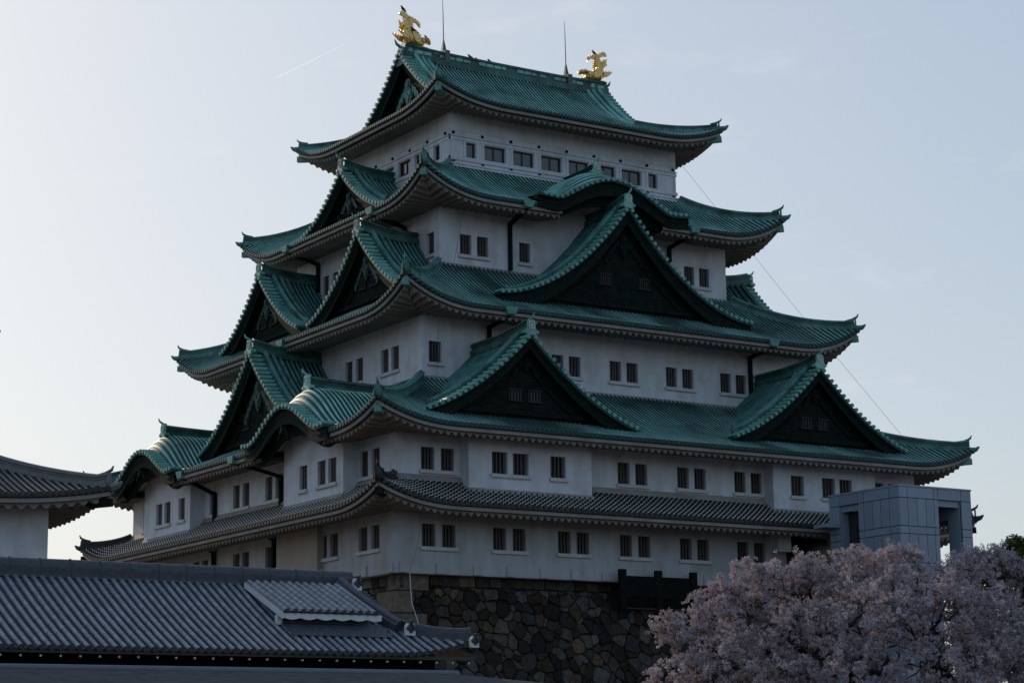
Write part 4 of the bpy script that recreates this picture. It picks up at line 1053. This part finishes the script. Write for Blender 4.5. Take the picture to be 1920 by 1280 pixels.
for i in range(n):                                     # white front board with a wavy lower edge
    xa, xb = vx0-.05+(vx1-vx0+.1)*i/n, vx0-.05+(vx1-vx0+.1)*(i+1)/n
    wa, wb_ = [-.06*abs(math.sin(math.pi*(x_-vx0)/.62)) for x_ in (xa, xb)]
    q.add([(xa-ox, vy0+.02-oy, vz0-.06-ZB), (xb-ox, vy0+.02-oy, vz0-.06-ZB), (xb-ox, vy0+.02-oy, vz0-.21+wb_-ZB), (xa-ox, vy0+.02-oy, vz0-.21+wa-ZB),
           (xa-ox, vy0+.10-oy, vz0-.06-ZB), (xb-ox, vy0+.10-oy, vz0-.06-ZB), (xb-ox, vy0+.10-oy, vz0-.21+wb_-ZB), (xa-ox, vy0+.10-oy, vz0-.21+wa-ZB)], [(0, 1, 2, 3), (4, 5, 6, 7), (3, 2, 6, 7)])
q.hexa([(vx0-.08-ox, vy0-oy, vz0-.25-ZB), (vx0-.02-ox, vy0-oy, vz0-.25-ZB), (vx0-.02-ox, vy1-oy, vz1-.2-ZB), (vx0-.08-ox, vy1-oy, vz1-.2-ZB), (vx0-.08-ox, vy0-oy, vz0-.03-ZB), (vx0-.02-ox, vy0-oy, vz0-.03-ZB), (vx0-.02-ox, vy1-oy, vz1-.03-ZB), (vx0-.08-ox, vy1-oy, vz1-.03-ZB)])
q.hexa([(vx0-.08-ox, vy0+.3-oy, vz0-.42-ZB), (vx0+.1-ox, vy0+.3-oy, vz0-.42-ZB), (vx0+.1-ox, vy0+.5-oy, vz0-.42-ZB), (vx0-.08-ox, vy0+.5-oy, vz0-.42-ZB), (vx0-.08-ox, vy0+.3-oy, vz0-.1-ZB), (vx0+.1-ox, vy0+.3-oy, vz0-.1-ZB), (vx0+.1-ox, vy0+.5-oy, vz0-.1-ZB), (vx0-.08-ox, vy0+.5-oy, vz0-.1-ZB)])
q.build('front_board', WHB, vo)
q = MB(); q.box(vx0+.1-ox, vx1-.1-ox, vy0+.55-oy, vy0+.7-oy, zpal(vy0+.6)-ZB-.2, vz0-.02-ZB); q.build('vent_opening', PANE, vo)
q = MB(); q.box(vx0+.2-ox, vx1-.3-ox, vy0+.40-oy, vy0+.48-oy, vz0-.36-ZB, vz0-.28-ZB)
for x_ in (vx0+.4, vx0+2.9): q.box(x_-ox, x_+.12-ox, vy0+.38-oy, vy0+.5-oy, vz0-.5-ZB, vz0-.1-ZB)
q.build('vent_frame', BAR, vo)
q = MB()                                               # fish-scale tiles below the vent
for r in range(5):
    for i in range(16):
        x_ = vx0+.05+i*.235+(r % 2)*.11; y_ = vy0-.55+r*.17; z_ = zpal(y_)+.12+r*.006
        q.prism([(x_-ox, y_+.2-oy, z_+.09-ZB), (x_-ox, y_+.03-oy, z_-ZB), (x_+.05-ox, y_-.03-oy, z_-.02-ZB), (x_+.17-ox, y_-.03-oy, z_-.02-ZB), (x_+.22-ox, y_+.03-oy, z_-ZB), (x_+.22-ox, y_+.2-oy, z_+.09-ZB)], (0, 0, .02))
q.build('scale_tiles', TIF, vo)
# eave underside, rafter ends, plaster wall
q = MB(); q.box(XL-ox, XC-.1-ox, YE+.05-oy, YE+.25-oy, ZE-.14-ZB, ZE-.02-ZB); q.build('eave_board', FRM, rf)
q = MB(); x = XL+.1
while x < XC-.3: q.box(x-ox, x+.055-ox, YE+.12-oy, YE+.2-oy, ZE-.25-ZB, ZE-.19-ZB); x += .62
q.build('rafter_ends', WHB, rf)
q = MB(); q.box(XL-ox, XC-.9-ox, YE+1.3-oy, YR+4-oy, 0, ZE+.3-ZB); q.build('wall', DRK, ph)
# shingled roof nearer the camera
sh = thing('shingled_roof_building', 'dark shingled roof along the bottom edge with a pale ridge cap', 'building', (-46, -54, ZB))
q = MB(); sx0, sx1 = -66, -35.9; yt, zt = -51.2, -6.86
X0, Y0 = -46, -54
for i in range(10):
    ya, yb = yt-i*.9, yt-(i+1)*.9
    f = lambda y: zt-(yt-y)*.42+.012*(yt-y)**2
    q.add([(sx0-X0, ya-Y0, f(ya)-ZB), (sx1-X0, ya-Y0, f(ya)-ZB), (sx1-X0, yb-Y0, f(yb)-ZB), (sx0-X0, yb-Y0, f(yb)-ZB)], [(0, 1, 2, 3)])
    # right-hand hip slope falling away
    q.add([(sx1-X0, ya-Y0, f(ya)-ZB), (sx1+6-X0, ya-Y0, f(ya)-.42-ZB), (sx1+6-X0, yb-Y0, f(yb)-.42-ZB), (sx1-X0, yb-Y0, f(yb)-ZB)], [(0, 1, 2, 3)])
q.box(sx0-X0, sx1-X0, yt-9.0-Y0, yt-Y0, 0, 1.2); q.build('roof', SHG, sh)
q = MB(); q.sweep([(sx0-X0, yt+.1-Y0, zt-.05-ZB), (sx1+.45-X0, yt+.1-Y0, zt-.05-ZB)], [(-.18, -.1), (-.16, .06), (-.09, .13), (0, .155), (.09, .13), (.16, .06), (.18, -.1)]); q.build('ridge_cap', TIC, sh)

# ------------------------------------------------------------------ trees
def grow(nodes_xyz, root, waypoint):
    pts = [np.array(root), np.array(waypoint)]; par = [-1, 0]
    order = sorted(range(len(nodes_xyz)), key=lambda i: np.linalg.norm(nodes_xyz[i]-pts[1]))
    for i in order:
        p = nodes_xyz[i]; A_ = np.array(pts); d = np.linalg.norm(A_-p, axis=1)+.12*np.linalg.norm(A_-pts[1], axis=1); d[0] = 1e9
        j = int(np.argmin(d)); par.append(j); pts.append(p)
    cnt = [1]*len(pts)
    for i in range(len(pts)-1, 0, -1): cnt[par[i]] += cnt[i]
    return pts, par, cnt
def limb_mesh(pts, par, cnt, org, r0, mb, rmin=.012):
    tot = cnt[0]; kids = {}
    for i in range(1, len(pts)):
        a, b = pts[par[i]]-org, pts[i]-org; ra = max(rmin, r0*(cnt[i]/tot)**.5); 
        if np.linalg.norm(a-b) < 1e-4: continue
        mid = (a+b)/2+rng.normal(0, .04, 3)*np.linalg.norm(a-b)
        mb.tube([tuple(a), tuple(mid), tuple(b)], [ra, ra*.92, ra*.8], 5 if ra > .05 else 3, False)
def petals(centers, org, npet, spread, size, base_cols, name, material, parent, flat=0., tone=None):
    n = len(centers); c = np.repeat(centers, npet, axis=0)-org; m = len(c)
    u = rng.normal(size=(m, 3)); u /= np.linalg.norm(u, axis=1)[:, None]
    c = c+u*spread*rng.uniform(.3, 1, (m, 1))
    nrm = u+rng.normal(0, .6, (m, 3)); nrm /= np.linalg.norm(nrm, axis=1)[:, None]
    t = np.cross(nrm, rng.normal(size=(m, 3))); t /= np.linalg.norm(t, axis=1)[:, None]; b = np.cross(nrm, t)
    s = size*rng.uniform(.6, 1.25, (m, 1))
    q = np.stack([c-t*s-b*s*.8, c+t*s-b*s*.6+nrm*s*.3, c+t*s*.9+b*s, c-t*s*.7+b*s*.9+nrm*s*.3], axis=1).reshape(-1, 3)
    me = bpy.data.meshes.new(name); me.vertices.add(len(q)); me.vertices.foreach_set('co', q.astype(np.float32).ravel())
    me.loops.add(m*4); me.polygons.add(m); me.loops.foreach_set('vertex_index', np.arange(m*4, dtype=np.int32))
    me.polygons.foreach_set('loop_start', np.arange(0, m*4, 4, dtype=np.int32)); me.polygons.foreach_set('loop_total', np.full(m, 4, dtype=np.int32))
    cc = np.array(base_cols)[rng.integers(0, len(base_cols), n)]*rng.uniform(.82, 1.1, (n, 1))*(1 if tone is None else np.asarray(tone)[:, None]); cc = np.repeat(cc, npet*4, axis=0)
    ca = me.color_attributes.new('col', 'FLOAT_COLOR', 'POINT'); ca.data.foreach_set('color', np.hstack([cc, np.ones((len(cc), 1))]).astype(np.float32).ravel())
    me.materials.append(material); me.update(); me.validate()
    o = bpy.data.objects.new(name, me); COL.objects.link(o); o.parent = parent; return o
RS = np.array([.838, -.546, 0.]); RD = np.array([.546, .838, 0.])      # the trees' own long axis and cross axis
def cherry(label, ctr, lobes, nn, ncl, root_off, r0):
    org = np.array([ctr[0]+root_off*RS[0], ctr[1]+root_off*RS[1], ZB])
    t = thing('cherry_tree', label, 'tree', tuple(org), 'cherry trees in full bloom')
    nodes = []; wts = np.array([l[3]**2 for l in lobes]); wts = wts/wts.sum()
    for k, (s, d, z, r) in enumerate(lobes):
        c0 = np.array([ctr[0], ctr[1], 0.])+RS*s+RD*d+np.array([0, 0, z])
        m = int(nn*wts[k])
        u = rng.normal(size=(m, 3)); u /= np.linalg.norm(u, axis=1)[:, None]; rr = r*rng.uniform(.35, 1, (m, 1))**.6
        nodes.append(c0+u*rr*np.array([1, 1, .8]))
    nodes = np.vstack(nodes)
    pts, par, cnt = grow(list(nodes), org, org+np.array([0, 0, 3.0]))
    lm = MB(); limb_mesh(pts[0:], par, cnt, org, r0, lm, .014)
    lm.build('trunk', BARK, t)
    P_ = np.array(pts); cl = []; tn = []
    for i in range(2, len(pts)):
        if cnt[i] < 12:
            a, b = P_[par[i]], P_[i]; L_ = np.linalg.norm(b-a); k = max(1, int(ncl/nn*rng.uniform(.5, 1.5)))
            f = rng.uniform(.25 if L_ < 1.2 else .5, 1.12, (k, 1)); cl.append(a+(b-a)*f+rng.normal(0, .10, (k, 3))); tn += [rng.uniform(.70, 1.12)]*k
    cl = np.vstack(cl)
    petals(cl, org, 15, .10, .024, [(1, .98, .99), (.97, .90, .94), (.90, .82, .88), (1, .95, .94), (.80, .68, .73)], 'blossom_crown', BLO, t, tone=tn)
    return t
L1 = [(-7.6, 0, -4.6, .75), (-8.15, 0, -7.4, .85), (-7.9, -.3, -8.4, 1.0), (-4.3, .3, -3.0, 1.3), (-5.6, .2, -3.8, 1.2), (-3.0, .5, -2.75, 1.2), (-2.0, .5, -2.45, 1.1), (-7.0, 0, -4.7, .9), (-6.6, 0, -5.2, 1.25), (-7.4, -1, -6.7, 1.3), (-5.2, .5, -4.2, 1.3), (-5, -1.5, -5.8, 1.8), (-3.2, 1, -3.5, 1.5), (-2.6, -2, -5.4, 2.2), (-1.1, .5, -2.9, 1.6), (.3, -.5, -2.75, 1.7), (1.5, .5, -2.55, 1.45), (-.2, -2.6, -4.8, 2.3), (2.4, -2.3, -4.4, 2.2),
      (3.2, .2, -3.3, 1.5), (4.3, .5, -3.0, 1.5), (4.6, -2, -4.8, 2.0), (5.0, 0, -5.6, 1.6), (5.4, -.5, -7.6, 1.7), (3.9, 0, -6.6, 1.6),  (-3.8, -3, -7.4, 2.1), (-.8, -3.6, -7.3, 2.5), (2.4, -3.5, -7.2, 2.5), (5.2, -3, -7.0, 2.3), (-6.6, -2, -8.2, 1.7), (-8.0, -.5, -8.0, 1.1), (0, 2.5, -4.5, 2.3), (3.5, 2.5, -5, 2.3), (-3, 2.5, -5.5, 2)]
cherry('broad cherry tree in full pale pink bloom below the lift tower', (-15.3, -48.2), L1, 3300, 40000, -.5, .42)
L2 = [(4.7, 3, -2.1, 1.1), (5.9, 3, -2.1, 1.2), (7.1, 3, -2.7, 1.1), (7.6, 3, -3.4, 1.1), (6.8, 2.5, -4.9, 1.6), (5.2, 3.5, -4.2, 1.3), (8.5, 2.5, -5.0, 1.5), (7.5, 1.5, -6.7, 2), (9.5, 2, -7, 2), (6.0, 2, -6.6, 1.6)]
cherry('smaller cherry tree in bloom at the right edge, sky showing through it', (-15.3, -48.2), L2, 900, 10500, 7.6, .25)
# pine behind the cherry trees
pn = thing('pine_tree', 'dark green pine crown rising behind the pink blossom at the right edge', 'tree', (.4, -41.2, ZB))
org = np.array([.4, -41.2, ZB]); nodes = []
for (dx, dz, r) in [(-.9, 10.6, .7), (-1.7, 9.6, .8), (.4, 11.5, .5), (-1.6, 8.6, .9), (0, 10.9, .6), (-.5, 10.2, .8), (.7, 10.3, .8), (.2, 9.4, 1.1), (-1.0, 9.2, .7), (1.6, 9.4, .9), (-.3, 8.4, 1.2), (1.2, 8.2, 1.2), (2.5, 8.9, 1.), (0.3, 7.2, 1.4)]:
    m = 26; u = rng.normal(size=(m, 3)); u /= np.linalg.norm(u, axis=1)[:, None]; nodes.append(org+RS*dx+np.array([0, 0, dz])+u*r*np.array([1, 1, .55]))
nodes = np.vstack(nodes); pts, par, cnt = grow(list(nodes), org, org+np.array([0, 0, 5.5]))
lm = MB(); limb_mesh(pts, par, cnt, org, .22, lm, .02); lm.build('trunk', BARK, pn)
cl = np.repeat(nodes, 7, axis=0)+rng.normal(0, .16, (len(nodes)*7, 3))
petals(cl, org, 12, .17, .045, [(1, 1, 1), (.7, .8, .6), (1.3, 1.25, .9), (.5, .6, .5)], 'needle_crown', PIN, pn)

# ------------------------------------------------------------------ crows
def crow(loc, rz, label, k=1.0, tilt=.25):
    t = MB(); d = Vector((math.cos(rz), math.sin(rz), 0)); z = Vector((0, 0, 1))
    b0 = Vector((0, 0, .13))
    t.sweep([b0-d*.18+z*-.03, b0-d*.10, b0+z*.03, b0+d*.09+z*.09, b0+d*.14+z*.14, b0+d*.20+z*.15, b0+d*.27+z*.12], [(math.cos(i*math.pi/4), math.sin(i*math.pi/4)) for i in range(8)], scales=[.03, .075, .10, .075, .055, .05, .012])
    o = t.build('crow', CRB, None)
    o.location = loc; o.scale = (k, k, k); tag(o, label, 'bird', 'crows perched on the roof ridge')
    w = MB(); s_ = d.cross(z)
    for s in (-1, 1):
        w.prism([b0+s_*s*.075+d*.08+z*.05, b0+s_*s*.085-d*.12+z*.04, b0+s_*s*.05-d*.36-z*.07, b0+s_*s*.08-d*.1-z*.05], tuple(s_*s*.02))
    w.build('wing', CRB, o)
    w = MB(); w.prism([b0-d*.14-s_*.03, b0-d*.14+s_*.03, b0-d*.42+s_*.05-z*.14, b0-d*.42-s_*.05-z*.14], (0, 0, .015)); w.build('tail', CRB, o)
    w = MB()
    for s in (-1, 1): w.tube([b0+s_*s*.035-z*.05, s_*s*.035-z*.01], .01, 4)
    w.build('legs', CRB, o)
    return o
crow((-7.68, 0, 36.93), 3.6, 'black crow on the topmost tail tip of the left golden fish', .9)
crow((-7.15, -.42, 35.5), 3.3, 'black crow against the body of the left golden fish', .9)
crow((-5.95, 0, 35.28), 3.5, 'black crow on the head of the left golden fish', .9)
crow((-2.72, 0, 34.62), 3.3, 'first and highest-perched crow of the three along the ridge', .85)
crow((-2.30, 0, 34.58), 1.2, 'middle crow of the three along the green ridge', .8)
crow((-1.25, 0, 34.58), 3.4, 'last crow of the three along the green ridge, farthest right', .8)
crow((6.98, 0, 36.60), 3.5, 'black crow on the tail of the right golden fish', .85)

# ------------------------------------------------------------------ ground, contrail
g_ = MB(); S_ = 6000; g_.add([(-S_, -S_, ZB), (S_, -S_, ZB), (S_, S_, ZB), (-S_, S_, ZB)], [(0, 1, 2, 3)])
tag(g_.build('ground', GRD), 'dark gravel and earth ground', None, kind='structure')
cm = bpy.data.materials.new('contrail_vapour'); cm.use_nodes = True; t = cm.node_tree; t.nodes.clear()
o_ = N(t, 'ShaderNodeOutputMaterial'); tr = N(t, 'ShaderNodeBsdfTransparent'); tl = N(t, 'ShaderNodeBsdfTranslucent'); tl.inputs[0].default_value = (1, 1, 1, 1)
df = N(t, 'ShaderNodeBsdfDiffuse'); df.inputs[0].default_value = (1, 1, 1, 1); ad = N(t, 'ShaderNodeAddShader'); ms = N(t, 'ShaderNodeMixShader'); ms.inputs[0].default_value = .055
t.links.new(tl.outputs[0], ad.inputs[0]); t.links.new(df.outputs[0], ad.inputs[1]); t.links.new(tr.outputs[0], ms.inputs[1]); t.links.new(ad.outputs[0], ms.inputs[2]); t.links.new(ms.outputs[0], o_.inputs[0])
q = MB(); a = Vector((1275.1, 2569., 978.6)); b = Vector((1362, 2523, 1031)); n = 14
q.tube([tuple(a.lerp(b, i/n)+Vector((0, 0, .4*math.sin(i*1.7)))) for i in range(n+1)], [1.5*(1-i/n)**.6+.25 for i in range(n+1)], 6)
tag(q.build('contrail', cm), 'thin white vapour trail slanting across the upper left sky', 'contrail', kind='stuff')
